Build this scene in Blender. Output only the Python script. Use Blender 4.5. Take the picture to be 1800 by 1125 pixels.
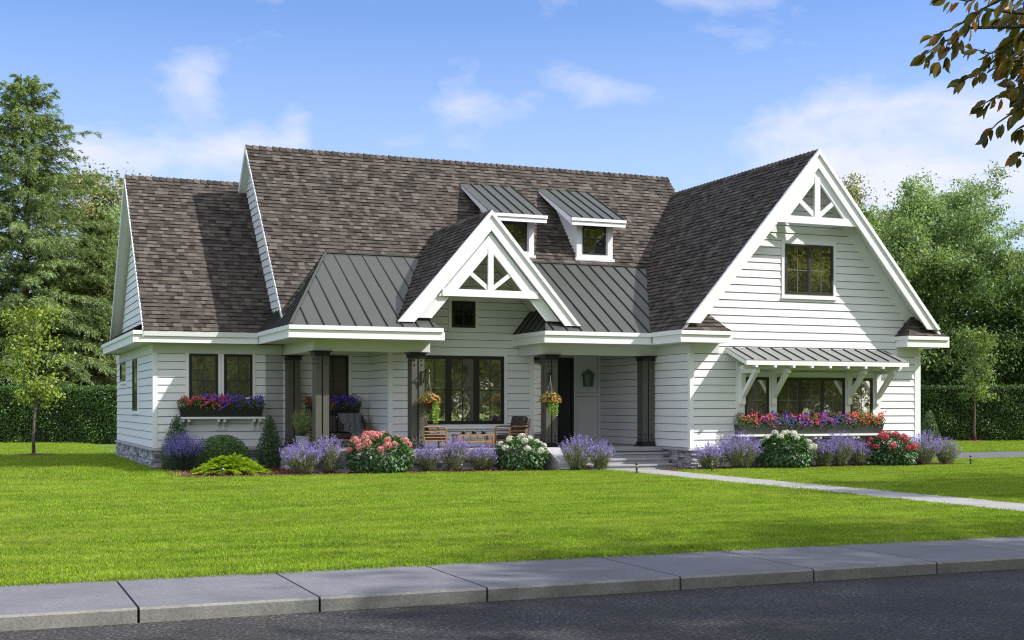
import bpy, math, random
import numpy as np
from mathutils import Vector, Matrix
R = math.radians
SC = bpy.context.scene
COL = SC.collection
for o in list(bpy.data.objects): bpy.data.objects.remove(o)

# ------------------------------------------------------------------ camera, sky, sun, exposure
cam = bpy.data.cameras.new('camera'); camo = bpy.data.objects.new('camera', cam); COL.objects.link(camo)
camo.location = (0, 0, 1.7); camo.rotation_euler = (R(90), 0, R(-22.47))
cam.sensor_width = 36; cam.lens = 2290/1800*36; cam.shift_y = (714-562.5)/1800
cam.clip_start = .1; cam.clip_end = 3000
SC.camera = camo
SC.view_settings.view_transform = 'Standard'; SC.view_settings.look = 'None'
SC.cycles.use_denoising = True; SC.cycles.denoiser = 'OPENIMAGEDENOISE'; SC.cycles.denoising_input_passes = 'RGB_ALBEDO_NORMAL'; SC.cycles.denoising_prefilter = 'NONE'; SC.cycles.filter_width = 1.15; SC.cycles.use_adaptive_sampling = False
SC.cycles.sample_clamp_indirect = 4; SC.cycles.max_bounces = 8; SC.cycles.caustics_reflective = False; SC.cycles.caustics_refractive = False
SC.view_settings.exposure = 0.79; SC.view_settings.gamma = 1
SUNV = Vector((1, -.6, 1.03)).normalized()
sl = bpy.data.lights.new('sun', 'SUN'); sl.energy = 3.6; sl.angle = R(.6); sl.color = (1, .96, .90)
so = bpy.data.objects.new('sun', sl); COL.objects.link(so)
so.rotation_euler = SUNV.to_track_quat('Z', 'Y').to_euler(); so.location = (30, -20, 40)

class NT:
    def __init__(s, tree): s.t = tree; s.n = tree.nodes; s.l = tree.links
    def new(s, typ, props=None, **ins):
        n = s.n.new(typ)
        for k, v in (props or {}).items(): setattr(n, k, v)
        for k, v in ins.items():
            key = int(k[1:]) if k[0] == 'i' and k[1:].isdigit() else k.replace('_', ' ')
            s.set(n, key, v)
        return n
    def set(s, n, key, v):
        sock = n.inputs[key]
        if isinstance(v, bpy.types.Node): v = v.outputs[0]
        if isinstance(v, bpy.types.NodeSocket): s.l.new(v, sock)
        else: sock.default_value = v
    def m(s, op, a, b=None, c=None, clamp=False):
        n = s.n.new('ShaderNodeMath'); n.operation = op; n.use_clamp = clamp
        for i, v in enumerate((a, b, c)):
            if v is not None: s.set(n, i, v)
        return n.outputs[0]
    def mix(s, f, a, b, blend='MIX'):
        n = s.n.new('ShaderNodeMix'); n.data_type = 'RGBA'; n.blend_type = blend
        s.set(n, 0, f); s.set(n, 6, a); s.set(n, 7, b); return n.outputs[2]
    def ramp(s, f, stops, interp='LINEAR'):
        n = s.n.new('ShaderNodeValToRGB'); n.color_ramp.interpolation = interp
        e = n.color_ramp.elements
        while len(e) < len(stops): e.new(.5)
        for i, (p, c) in enumerate(stops): e[i].position = p; e[i].color = (*c, 1) if len(c) == 3 else c
        s.set(n, 0, f); return n.outputs[0]
    def rng(s, v, a, b, c=0., d=1.):
        n = s.n.new('ShaderNodeMapRange'); s.set(n, 0, v)
        for i, x in enumerate((a, b, c, d)): n.inputs[i+1].default_value = x
        return n.outputs[0]
    def noise(s, vec, scale, detail=3, rough=.55):
        n = s.new('ShaderNodeTexNoise', Scale=scale, Detail=detail, Roughness=rough)
        if vec is not None: s.set(n, 'Vector', vec)
        return n.outputs[0]

def c4(c): return (c[0], c[1], c[2], 1)

W = bpy.data.worlds.new('World'); SC.world = W; W.use_nodes = True
N = NT(W.node_tree); N.n.clear()
sky = N.new('ShaderNodeTexSky', dict(sky_type='NISHITA', sun_disc=False, sun_elevation=math.asin(SUNV.z), sun_rotation=math.atan2(SUNV.x, SUNV.y), air_density=1.0, dust_density=.6, ozone_density=2.5))
tc = N.new('ShaderNodeTexCoord')
sx = N.new('ShaderNodeSeparateXYZ', Vector=tc.outputs['Generated'])
az = N.m('ARCTAN2', sx.outputs[0], sx.outputs[1])
hyp = N.m('SQRT', N.m('ADD', N.m('MULTIPLY', sx.outputs[0], sx.outputs[0]), N.m('MULTIPLY', sx.outputs[1], sx.outputs[1])))
el = N.m('ARCTAN2', sx.outputs[2], hyp)
cv = N.new('ShaderNodeCombineXYZ', X=N.m('MULTIPLY', az, 1.0), Y=N.m('MULTIPLY', el, 1.9))
warp = N.new('ShaderNodeTexNoise', dict(noise_dimensions='3D'), Vector=cv, Scale=7.0, Detail=4.0)
wv = N.new('ShaderNodeVectorMath', dict(operation='MULTIPLY_ADD'), i0=warp.outputs['Color'], i1=(.05, .05, .05), i2=cv)
n1 = N.noise(wv, 9.0, 8, .6)
n2 = N.noise(wv, 30.0, 6, .6)
nz = N.m('ADD', N.m('MULTIPLY', n1, .75), N.m('MULTIPLY', n2, .25))
# cloud banks as soft patches at fixed azimuth / elevation (radians): az, el, half width, half height, strength
BANKS = [(.152, .243, .026, .020, .8), (.20, .195, .03, .020, .7), (.228, .205, .014, .024, .7), (.09, .185, .06, .022, .5), (.33, .20, .06, .010, .45), (.49, .235, .05, .010, .5), (.58, .27, .04, .012, .4), (.36, .225, .04, .014, .5), (.245, .18, .03, .012, .55), (.17, .19, .03, .014, .6),
         (.27, .165, .08, .012, .55), (.075, .178, .035, .025, .6), (.43, .248, .025, .016, .55), (.46, .24, .02, .012, .4),
         (.66, .205, .09, .022, 1.1), (.73, .185, .1, .05, 1.0), (.60, .185, .05, .03, .7), (.68, .16, .14, .03, .5),
         (.29, .30, .02, .012, .35), (.55, .3, .05, .01, .25), (.5, .275, .05, .01, .2), (.1, .15, .1, .012, .3)]
tot = None
for (a, e, wa, he, st) in BANKS:
    p = N.m('POWER', N.m('DIVIDE', N.m('SUBTRACT', az, a), wa), 2.0)
    q = N.m('POWER', N.m('DIVIDE', N.m('SUBTRACT', el, e), he), 2.0)
    g = N.m('MULTIPLY', N.m('EXPONENT', N.m('MULTIPLY', N.m('ADD', p, q), -1.0)), st)
    tot = g if tot is None else N.m('ADD', tot, g)
front = N.m('MINIMUM', tot, 1.15)
# unseen broken cloud behind the viewer and overhead, added as neutral fill light
back = N.m('MAXIMUM', N.rng(sx.outputs[1], .25, -.3), N.rng(sx.outputs[2], .42, .75))
fm = N.rng(N.m('ADD', N.m('MULTIPLY', nz, 1.25), N.m('MULTIPLY', front, .42)), .74, 1.18)
fm = N.m('MULTIPLY', fm, .82, clamp=True)
bm_ = N.m('MULTIPLY', N.rng(N.m('ADD', nz, N.m('MULTIPLY', back, .42)), .72, .98), .9, clamp=True)
skc = N.new('ShaderNodeHueSaturation', Saturation=1.22, Value=.83, Color=sky)
skt = N.mix(1.0, skc, (1.16, .97, 1.08, 1), 'MULTIPLY')
skt = N.mix(N.rng(el, .29, .04, 0, .75), skt, (2.7, 3.45, 4.7, 1))
skyc = N.mix(fm, skt, (4.15, 4.1, 4.6, 1))
skyc = N.mix(bm_, skyc, (6.2, 6.2, 6.4, 1))
bg = N.new('ShaderNodeBackground', Color=skyc, Strength=.135)
out = N.new('ShaderNodeOutputWorld'); N.l.new(bg.outputs[0], out.inputs[0])

# ------------------------------------------------------------------ materials
def mat(name, color=(.5, .5, .5), rough=.7, metal=0., spec=.5, noise=None, bump=None, coat=0.):
    m = bpy.data.materials.new(name); m.use_nodes = True
    n = NT(m.node_tree); b = n.n['Principled BSDF']
    b.inputs['Base Color'].default_value = c4(color); b.inputs['Roughness'].default_value = rough
    b.inputs['Metallic'].default_value = metal; b.inputs['Specular IOR Level'].default_value = spec
    b.inputs['Coat Weight'].default_value = coat
    if noise:      # (scale, amount)
        g = n.new('ShaderNodeTexCoord')
        f = n.noise(g.outputs['Object'], noise[0], 5, .65)
        lo = tuple(x*(1-noise[1]) for x in color); hi = tuple(min(1, x*(1+noise[1])) for x in color)
        n.set(b, 'Base Color', n.ramp(f, [(.3, lo), (.7, hi)]))
    if bump:       # (scale, strength, distance)
        g = n.new('ShaderNodeTexCoord')
        f = n.noise(g.outputs['Object'], bump[0], 4, .6)
        bp = n.new('ShaderNodeBump', Strength=bump[1], Distance=bump[2], Height=f)
        n.l.new(bp.outputs[0], b.inputs['Normal'])
    return m

def island_mat(name, cols, rough=.7, transl=0., spec=.4, pos_scale=None, pos_amt=.3, bump=None, glossy_rough=None):
    """colour picked per loose piece (leaf, shingle, stone) from a ramp; optional slow variation in space"""
    m = bpy.data.materials.new(name); m.use_nodes = True
    n = NT(m.node_tree); b = n.n['Principled BSDF']
    g = n.new('ShaderNodeNewGeometry')
    k = len(cols)
    col = n.ramp(g.outputs['Random Per Island'], [(i/(k-1) if k > 1 else 0, c) for i, c in enumerate(cols)])
    if pos_scale:
        f = n.noise(g.outputs['Position'], pos_scale, 3, .6)
        v = n.rng(f, .3, .7, 1-pos_amt, 1+pos_amt)
        vv = n.new('ShaderNodeCombineColor', Red=v, Green=v, Blue=v)
        col = n.mix(1., col, vv, 'MULTIPLY')
    n.set(b, 'Base Color', col); b.inputs['Roughness'].default_value = rough
    b.inputs['Specular IOR Level'].default_value = spec
    if bump:
        f = n.noise(g.outputs['Position'], bump[0], 4, .6)
        bp = n.new('ShaderNodeBump', Strength=bump[1], Distance=bump[2], Height=f)
        n.l.new(bp.outputs[0], b.inputs['Normal'])
    if transl:
        t = n.new('ShaderNodeBsdfTranslucent'); n.set(t, 'Color', n.mix(1., col, (1.25, 1.2, .6, 1), 'MULTIPLY'))
        mx = n.new('ShaderNodeMixShader', Fac=transl)
        n.l.new(b.outputs[0], mx.inputs[1]); n.l.new(t.outputs[0], mx.inputs[2])
        n.l.new(mx.outputs[0], n.n['Material Output'].inputs[0])
    return m

M = {}
M['gap'] = mat('shadow_line_paint', (.10, .10, .10), .9)  # dark colour standing in for shade between boards and round panels
M['siding'] = mat('siding_paint', (.78, .79, .81), .55, noise=(1.3, .03), bump=(40, .12, .004))
M['trim'] = mat('trim_paint', (.82, .83, .84), .45, noise=(2.0, .025))
M['soffit'] = mat('soffit_paint', (.66, .67, .66), .6, noise=(2, .02))
M['black'] = mat('black_frame_paint', (.016, .017, .016), .4)
M['bronze'] = mat('bronze_frame_paint', (.035, .036, .030), .4)
M['post'] = mat('post_paint', (.088, .088, .072), .55, noise=(6, .12))
M['postdark'] = mat('post_steel', (.012, .013, .013), .4)
M['metal'] = mat('metal_roofing', (.058, .064, .056), .5, metal=0., noise=(1.5, .06))
M['metaldark'] = mat('metal_rib', (.022, .024, .021), .6, metal=0.)
M['awnmetal'] = mat('awning_metal', (.19, .20, .185), .5, metal=0.)
M['shingle'] = island_mat('asphalt_shingles', [(.034, .029, .026), (.058, .049, .043), (.072, .062, .053), (.085, .073, .063), (.128, .110, .095)], .9, spec=.2, bump=(260, .5, .004))
M['stone'] = island_mat('ledger_stone', [(.13, .14, .18), (.26, .27, .31), (.40, .40, .43), (.55, .55, .56), (.30, .27, .25)], .85, bump=(18, .7, .03))
M['cap'] = mat('stone_cap', (.36, .36, .385), .8, noise=(3, .12), bump=(30, .2, .01))
M['concrete'] = mat('porch_concrete', (.34, .34, .36), .8, noise=(3, .12), bump=(60, .2, .005))
M['glass'] = None
def glassmat(name, ior, tint, rough=.015):
    m = bpy.data.materials.new(name); m.use_nodes = True
    n = NT(m.node_tree); b = n.n['Principled BSDF']
    b.inputs['Base Color'].default_value = c4(tint); b.inputs['Roughness'].default_value = rough
    b.inputs['IOR'].default_value = ior; b.inputs['Specular IOR Level'].default_value = .5
    g = n.new('ShaderNodeNewGeometry'); f = n.noise(g.outputs['Position'], 1.6, 2, .5)
    bp = n.new('ShaderNodeBump', Strength=.25, Distance=.02, Height=f); n.l.new(bp.outputs[0], b.inputs['Normal'])
    return m
M['glass'] = glassmat('window_glass', 1.5, (.78, .74, .62))
M['glass'].node_tree.nodes['Principled BSDF'].inputs['Metallic'].default_value = .93
M['glass_dim'] = glassmat('upper_window_glass', 1.5, (.17, .17, .165)); M['glass_dim'].node_tree.nodes['Principled BSDF'].inputs['Metallic'].default_value = .93
M['muntin'] = mat('muntin_paint', (.13, .13, .11), .5)
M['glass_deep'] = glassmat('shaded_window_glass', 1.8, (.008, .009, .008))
M['curtain'] = glassmat('curtained_glass', 1.6, (.09, .082, .07))
M['door'] = mat('door_paint', (.022, .030, .026), .35)
M['wood'] = mat('teak_wood', (.32, .17, .075), .55, noise=(9, .3))
M['cushion'] = mat('brown_cushion', (.055, .042, .036), .9, bump=(60, .3, .01))
M['blanket'] = mat('grey_blanket', (.16, .18, .19), .95, bump=(80, .4, .01))
M['box1'] = mat('planter_black', (.016, .016, .014), .5)
M['box2'] = mat('planter_grey', (.045, .052, .045), .5)
M['patina'] = mat('lantern_patina', (.13, .18, .15), .6, noise=(25, .4))
M['lampglass'] = glassmat('lantern_glass', 1.6, (.16, .2, .17), .25)
M['pot'] = mat('pot_concrete', (.30, .31, .32), .75, noise=(6, .1))
M['soil'] = mat('soil', (.035, .022, .015), 1)
M['coir'] = mat('coir_basket', (.10, .035, .018), .95, bump=(60, .8, .02))
M['rope'] = mat('rope', (.35, .34, .28), .9)
M['bark'] = mat('bark', (.13, .10, .075), .95, noise=(6, .35), bump=(14, .8, .05))
M['barkd'] = mat('dark_bark', (.05, .04, .03), .95, noise=(6, .35), bump=(14, .8, .04))
M['cup'] = mat('dark_cup', (.015, .015, .015), .4)

# ------------------------------------------------------------------ mesh helpers
def arr(*a): return np.array(a, dtype=float)
class MB:
    def __init__(s): s.v = []; s.f = []; s.mi = []; s.cur = 0
    def add(s, vs, fs):
        k = len(s.v); s.v += [tuple(p) for p in vs]
        for f in fs: s.f.append(tuple(k+i for i in f)); s.mi.append(s.cur)
    def box(s, x0, x1, y0, y1, z0, z1):
        s.add([(x0,y0,z0),(x1,y0,z0),(x1,y1,z0),(x0,y1,z0),(x0,y0,z1),(x1,y0,z1),(x1,y1,z1),(x0,y1,z1)],
              [(0,3,2,1),(4,5,6,7),(0,1,5,4),(1,2,6,5),(2,3,7,6),(3,0,4,7)]); return s
    def prism(s, poly, a, b, axis='y'):
        """poly in the other two axes (x,z) for y, (y,z) for x, (x,y) for z"""
        ar = sum(poly[i][0]*poly[(i+1) % len(poly)][1]-poly[(i+1) % len(poly)][0]*poly[i][1] for i in range(len(poly)))
        if ar < 0: poly = poly[::-1]
        def P(p, t): return (p[0], t, p[1]) if axis == 'y' else ((t, p[0], p[1]) if axis == 'x' else (p[0], p[1], t))
        n = len(poly); vs = [P(p, a) for p in poly]+[P(p, b) for p in poly]
        fs = [tuple(range(n)), tuple(range(2*n-1, n-1, -1))] + [(i, n+i, n+(i+1) % n, (i+1) % n) for i in range(n)]
        if axis != 'y': fs = [f[::-1] for f in fs]
        s.add(vs, fs); return s
    def slab(s, pts, th):
        """flat polygon of 3-D points given thickness th downwards (vertical)"""
        n = len(pts); vs = list(pts)+[(p[0], p[1], p[2]-th) for p in pts]
        s.add(vs, [tuple(range(n)), tuple(range(2*n-1, n-1, -1))]+[(i, n+i, n+(i+1) % n, (i+1) % n) for i in range(n)]); return s
    def beam(s, p, q, w, h, up=(0, 0, 1)):
        p = Vector(p); q = Vector(q); d = (q-p).normalized(); u = Vector(up)
        sd = d.cross(u)
        if sd.length < 1e-4: sd = d.cross(Vector((0, 1, 0)))
        sd.normalize(); u = sd.cross(d).normalized()
        vs = [t + sd*a*w/2 + u*b*h/2 for t in (p, q) for a, b in ((-1,-1),(1,-1),(1,1),(-1,1))]
        s.add(vs, [(0,1,2,3),(7,6,5,4),(0,4,5,1),(1,5,6,2),(2,6,7,3),(3,7,4,0)]); return s
    def tube(s, path, rad, n=8, cap=True):
        k0 = len(s.v); m = len(path)
        for i, p in enumerate(path):
            p = Vector(p); a = Vector(path[max(0, i-1)]); b = Vector(path[min(m-1, i+1)])
            d = (b-a).normalized() if (b-a).length > 1e-9 else Vector((0, 0, 1))
            x = d.cross(Vector((.13, .97, .2))).normalized(); y = d.cross(x).normalized()
            r = rad[i] if hasattr(rad, '__len__') else rad
            for j in range(n):
                t = 2*math.pi*j/n; s.v.append(tuple(p+x*math.cos(t)*r+y*math.sin(t)*r))
        for i in range(m-1):
            for j in range(n):
                s.f.append((k0+i*n+j, k0+i*n+(j+1) % n, k0+(i+1)*n+(j+1) % n, k0+(i+1)*n+j)); s.mi.append(s.cur)
        if cap:
            s.f.append(tuple(k0+j for j in range(n))[::-1]); s.mi.append(s.cur)
            s.f.append(tuple(k0+(m-1)*n+j for j in range(n))); s.mi.append(s.cur)
        return s
    def lathe(s, cx, cy, prof, n=20):
        s.tube([(cx, cy, z) for r, z in prof], [r for r, z in prof], n); return s
    def build(s, name, m, parent=None, smooth=False, bevel=0):
        me = bpy.data.meshes.new(name); me.from_pydata(s.v, [], s.f)
        ms = m if isinstance(m, (list, tuple)) else [m]
        for x in ms: me.materials.append(M[x] if isinstance(x, str) else x)
        if len(ms) > 1: me.polygons.foreach_set('material_index', s.mi)
        if smooth: me.polygons.foreach_set('use_smooth', [True]*len(me.polygons))
        me.update()
        o = bpy.data.objects.new(name, me); COL.objects.link(o)
        if bevel:
            b = o.modifiers.new('bevel', 'BEVEL'); b.width = bevel; b.segments = 2; b.limit_method = 'ANGLE'
        if parent: setpar(o, parent)
        return o

def setpar(o, p):
    bpy.context.view_layer.update() if False else None
    o.parent = p
    # parents here are unrotated, unscaled empties / meshes: subtract their world position
    q = Vector((0, 0, 0)); a = p
    while a is not None: q += a.location; a = a.parent
    o.location = Vector(o.location)-q

def empty(name, loc, label, cat, group=None):
    o = bpy.data.objects.new(name, None); COL.objects.link(o); o.location = loc
    o.empty_display_size = .3
    o['label'] = label; o['category'] = cat
    if group: o['group'] = group
    return o
def tag(o, label=None, cat=None, group=None, kind=None):
    if label: o['label'] = label
    if cat: o['category'] = cat
    if group: o['group'] = group
    if kind: o['kind'] = kind
    return o

def np_mesh(name, verts, faces, m, parent=None):
    """verts (N,3), faces (F,k) numpy"""
    me = bpy.data.meshes.new(name); F, k = faces.shape
    me.vertices.add(len(verts)); me.vertices.foreach_set('co', np.ascontiguousarray(verts, dtype=np.float32).ravel())
    me.loops.add(F*k); me.loops.foreach_set('vertex_index', faces.astype(np.int32).ravel())
    me.polygons.add(F); me.polygons.foreach_set('loop_start', np.arange(0, F*k, k, dtype=np.int32))
    me.materials.append(M[m] if isinstance(m, str) else m)
    me.update(calc_edges=True); me.validate()
    o = bpy.data.objects.new(name, me); COL.objects.link(o)
    if parent: setpar(o, parent)
    return o
def unit(a): return a/np.maximum(1e-9, np.linalg.norm(a, axis=1, keepdims=True))
def leaves(P, D, Nn, L, Wd, fold=.12, bend=0.):
    """rhombic leaves folded on the midrib: base P, axis D, face normal Nn -> verts, tri faces"""
    D = unit(D); S = unit(np.cross(D, Nn)); U = np.cross(S, D)
    L = np.broadcast_to(np.asarray(L, float), (len(P),))[:, None]; Wd = np.broadcast_to(np.asarray(Wd, float), (len(P),))[:, None]
    tip = P+D*L-U*L*bend; mid = P+D*L*.45
    v = np.stack([P, mid+S*Wd*.5+U*Wd*fold, tip, mid-S*Wd*.5+U*Wd*fold], 1).reshape(-1, 3)
    i = np.arange(len(P))*4
    f = np.stack([np.stack([i, i+1, i+2], 1), np.stack([i, i+2, i+3], 1)], 1).reshape(-1, 3)
    return v, f
def leaf_obj(name, parts, m, parent=None):
    vs = []; fs = []; k = 0
    for v, f in parts: vs.append(v); fs.append(f+k); k += len(v)
    return np_mesh(name, np.concatenate(vs), np.concatenate(fs), m, parent)
def rdir(rg, n): return unit(rg.normal(size=(n, 3)))

# lapped boards / shingles over a polygon in a plane
def clip_poly(poly, a, b, c):
    """keep a*u+b*v<=c"""
    out = []
    for i in range(len(poly)):
        p = poly[i]; q = poly[(i+1) % len(poly)]
        dp = a*p[0]+b*p[1]-c; dq = a*q[0]+b*q[1]-c
        if dp <= 0: out.append(p)
        if (dp < 0 < dq) or (dq < 0 < dp):
            t = dp/(dp-dq); out.append((p[0]+(q[0]-p[0])*t, p[1]+(q[1]-p[1])*t))
    return out
def siding(mb, poly, O, U, V, Nn, exp=.212, v0=0., out=.030, top=.008, gap=.015):
    O, U, V, Nn = map(Vector, (O, U, V, Nn))
    mb.cur = 1; mb.add([O+U*p[0]+V*p[1]+Nn*.002 for p in poly], [tuple(range(len(poly)))]); mb.cur = 0  # dark sheet behind the boards: shadow lines put in as colour
    vmin = min(p[1] for p in poly); vmax = max(p[1] for p in poly)
    k = math.floor((vmin-v0)/exp)
    while v0+k*exp < vmax:
        a = v0+k*exp; b = a+exp; k += 1
        p = clip_poly(clip_poly(poly, 0, -1, -(a+gap)), 0, 1, b); a += gap
        if len(p) < 3: continue
        def T(q): return O+U*q[0]+V*q[1]+Nn*(out+(top-out)*(q[1]-a)/exp)
        vs = [T(q) for q in p]; n = len(p); fs = [tuple(range(n))]
        us = [q[0] for q in p if abs(q[1]-a) < 1e-6]
        if len(us) >= 2:
            u0, u1 = min(us), max(us)
            vs += [O+U*u0+V*a+Nn*out, O+U*u1+V*a+Nn*out, O+U*u1+V*a, O+U*u0+V*a]
            fs.append((n, n+3, n+2, n+1))
        mb.add(vs, fs)
def shingles(mb, pts, rg, exp=.155, flip=False):
    """pts: 3-D planar polygon (first edge at the eave, horizontal). tabs laid as separate thin wedges."""
    P = [Vector(p) for p in pts]
    Nn = (P[1]-P[0]).cross(P[2]-P[0]).normalized()
    if Nn.z < 0: Nn = -Nn
    V = Vector((-Nn.x, -Nn.y, 0))*Nn.z; V.z = Nn.x**2+Nn.y**2; V.normalize()
    U = V.cross(Nn).normalized(); O = P[0]
    poly = [((p-O).dot(U), (p-O).dot(V)) for p in P]
    vmin = min(p[1] for p in poly); vmax = max(p[1] for p in poly); umin = min(p[0] for p in poly); umax = max(p[0] for p in poly)
    v = vmin; row = 0
    while v < vmax-.01:
        b = v+exp; strip = clip_poly(clip_poly(poly, 0, -1, -v), 0, 1, b)
        if len(strip) >= 3:
            s0 = min(p[0] for p in strip); s1 = max(p[0] for p in strip)
            u = s0-rg.random()*.3
            while u < s1:
                w = rg.uniform(.10, .24); th = .030 if rg.random() < .5 else .016
                q = clip_poly(clip_poly(strip, -1, 0, -max(u, s0)), 1, 0, min(u+w, s1))
                if len(q) >= 3:
                    def T(x, d): return O+U*x[0]+V*x[1]+Nn*(d*(1-(x[1]-v)/exp)+.002)
                    vs = [T(x, th) for x in q]; n = len(q); fs = [tuple(range(n))]
                    lo = [x for x in q if abs(x[1]-v) < 1e-5]
                    if len(lo) >= 2:
                        a0 = min(lo)[0]; a1 = max(lo)[0]
                        vs += [O+U*a0+V*v-Nn*.002, O+U*a1+V*v-Nn*.002]
                        ia = [i for i in range(n) if q[i] == min(lo)][0]; ib = [i for i in range(n) if q[i] == max(lo)][0]
                        fs.append((n, n+1, ib, ia))
                    mb.add(vs, fs)
                u += w
        v = b; row += 1
# ------------------------------------------------------------------ ground, road, pavement, path, beds
def flat(name, poly, z, m, th=.1, kind='structure'):
    o = MB().prism(poly, z-th, z, 'z').build(name, m); tag(o, kind=kind); return o
def pos_mat(name, stops, s1, s2, amt, rough=.9, bump=None, spec=.3, streak=None):
    m = bpy.data.materials.new(name); m.use_nodes = True; n = NT(m.node_tree); b = n.n['Principled BSDF']
    g = n.new('ShaderNodeNewGeometry'); f1 = n.noise(g.outputs['Position'], s1, 5, .65); f2 = n.noise(g.outputs['Position'], s2, 3, .7)
    f = n.m('ADD', n.m('MULTIPLY', f1, 1-amt), n.m('MULTIPLY', f2, amt))
    col = n.ramp(f, stops); n.set(b, 'Base Color', col); b.inputs['Roughness'].default_value = rough; b.inputs['Specular IOR Level'].default_value = spec
    if bump:
        h = n.noise(g.outputs['Position'], bump[0], 3, .7)
        bp = n.new('ShaderNodeBump', Strength=bump[1], Distance=bump[2], Height=h); n.l.new(bp.outputs[0], b.inputs['Normal'])
    return m
M['asphalt'] = pos_mat('asphalt', [(.36, (.013, .0125, .012)), (.49, (.036, .035, .034)), (.58, (.070, .068, .066)), (.68, (.23, .225, .22))], .9, 30, .76, .9, (70, .8, .012))
M['pave'] = pos_mat('pavement_concrete', [(.3, (.105, .105, .118)), (.5, (.150, .150, .166)), (.7, (.225, .225, .240))], .7, 24, .5, .85, (90, .25, .004))
M['kerbface'] = pos_mat('kerb_concrete', [(.3, (.13, .13, .12)), (.55, (.24, .24, .22)), (.75, (.34, .34, .32))], 2.5, 30, .5, .9, (60, .5, .006))
M['joint'] = mat('joint_dark', (.012, .012, .012), 1)
M['pathm'] = pos_mat('path_concrete', [(.3, (.24, .24, .24)), (.7, (.36, .355, .345))], 1.5, 40, .4, .9, (60, .2, .004))
M['drive'] = mat('drive_asphalt', (.10, .10, .105), .95, noise=(4, .1))
M['soilg'] = pos_mat('lawn_soil', [(.35, (.06, .11, .010)), (.65, (.13, .20, .018))], .6, 30, .4, 1.)
M['mulch'] = island_mat('bark_mulch', [(.06, .022, .014), (.14, .055, .035), (.22, .10, .07), (.30, .17, .12)], .95)
M['mulchb'] = mat('mulch_base', (.09, .035, .024), 1, noise=(18, .5), bump=(30, 1, .03))
M['mulchr'] = mat('red_mulch_base', (.20, .055, .035), 1, noise=(18, .4), bump=(30, 1, .03))

flat('ground', [(-1500, -1500), (1500, -1500), (1500, 1500), (-1500, 1500)], -.35, 'soilg', .5)
flat('road', [(-200, 4.2), (200, 4.2), (200, 11.38), (-200, 11.38)], -.13, 'asphalt', .15)
flat('verge', [(-200, -60), (200, -60), (200, 4.2), (-200, 4.2)], -.02, 'soilg', .3)
LAWN = [[(-120, 13.25), (15.4, 13.25), (15.4, 30.7), (14.2, 30.75), (9, 31.15), (6.4, 31.0), (4.75, 31.0), (4.35, 31.5), (4.45, 36), (4.45, 44), (15, 55), (15, 160), (-120, 160)],
        [(16.92, 13.25), (120, 13.25), (120, 33), (26.3, 33), (26.3, 30.9), (26.6, 29.6), (21, 29.75), (17.1, 29.75), (16.92, 29.6)],
        [(26.3, 38.4), (120, 38.4), (120, 160), (15, 160), (15, 55), (26.3, 47)]]
lawn_mb = MB()
for p in LAWN: lawn_mb.prism(p, -.3, 0, 'z')
tag(lawn_mb.build('lawn', 'soilg'), kind='structure')
pv = MB(); js = [-14.1-i*1.6 for i in range(20)][::-1]+[-12.5, -10.9, -9.3, -7.7, -6.1, -4.5, -3.1, -1.7, -.25, 1.29, 2.85, 4.45, 6.52, 8.11, 9.72, 11.32, 12.9]+[14.5+i*1.6 for i in range(40)]
for a, b in zip(js, js[1:]):
    a += .011; b -= .011
    pv.prism([(11.36, -.28), (11.365, -.02), (11.385, .0), (13.25, .0), (13.25, -.28)], a, b, 'x')
# top faces pavement, kerb face rougher concrete
o = pv.build('pavement', ['pave', 'kerbface'])
o.data.polygons.foreach_set('material_index', [1 if abs(p.normal.y) > .7 and p.center.y < 12 else 0 for p in o.data.polygons]); tag(o, kind='structure')
tag(MB().box(-200, 200, 11.39, 13.245, -.3, -.02).build('pavement_bedding', 'joint'), kind='structure')
pth = MB()
ys = [13.25, 15.4, 17.6, 19.8, 22, 24.2, 26.4, 28.6, 31.1]
for a, b in zip(ys, ys[1:]): pth.box(15.43, 16.9, a+.006, b-.006, -.1, .012)
tag(pth.build('path', 'pathm'), kind='structure')
tag(MB().box(15.44, 16.88, 13.26, 31.0, -.1, -.01).build('path_bedding', 'joint'), kind='structure')
flat('driveway', [(26.3, 33.0), (120, 33.0), (120, 38.4), (26.3, 38.4)], -.012, 'drive', .2)
BEDS = [[(15.35, 31.1), (15.35, 30.72), (14.2, 30.78), (9, 31.18), (6.4, 31.03), (4.78, 31.03), (4.38, 31.5), (4.48, 36.1), (7.8, 36.1), (8, 32.1), (14.2, 32.1)],
        [(16.95, 29.78), (17.12, 29.78), (21, 29.78), (26.57, 29.63), (26.28, 30.95), (17.8, 30.65), (16.95, 30.65)]]
mb = MB()
for p in BEDS: mb.prism(p, -.2, .02, 'z')
tag(mb.build('mulch_bed', 'mulchb'), kind='structure')
rg = np.random.default_rng(5)
def inside(pts, poly):
    r = np.zeros(len(pts), bool); x, y = pts[:, 0], pts[:, 1]
    for i in range(len(poly)):
        (x0, y0), (x1, y1) = poly[i], poly[(i+1) % len(poly)]
        if y0 == y1: continue
        c = ((y0 > y) != (y1 > y)) & (x < (x1-x0)*(y-y0)/(y1-y0)+x0); r ^= c
    return r
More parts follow.
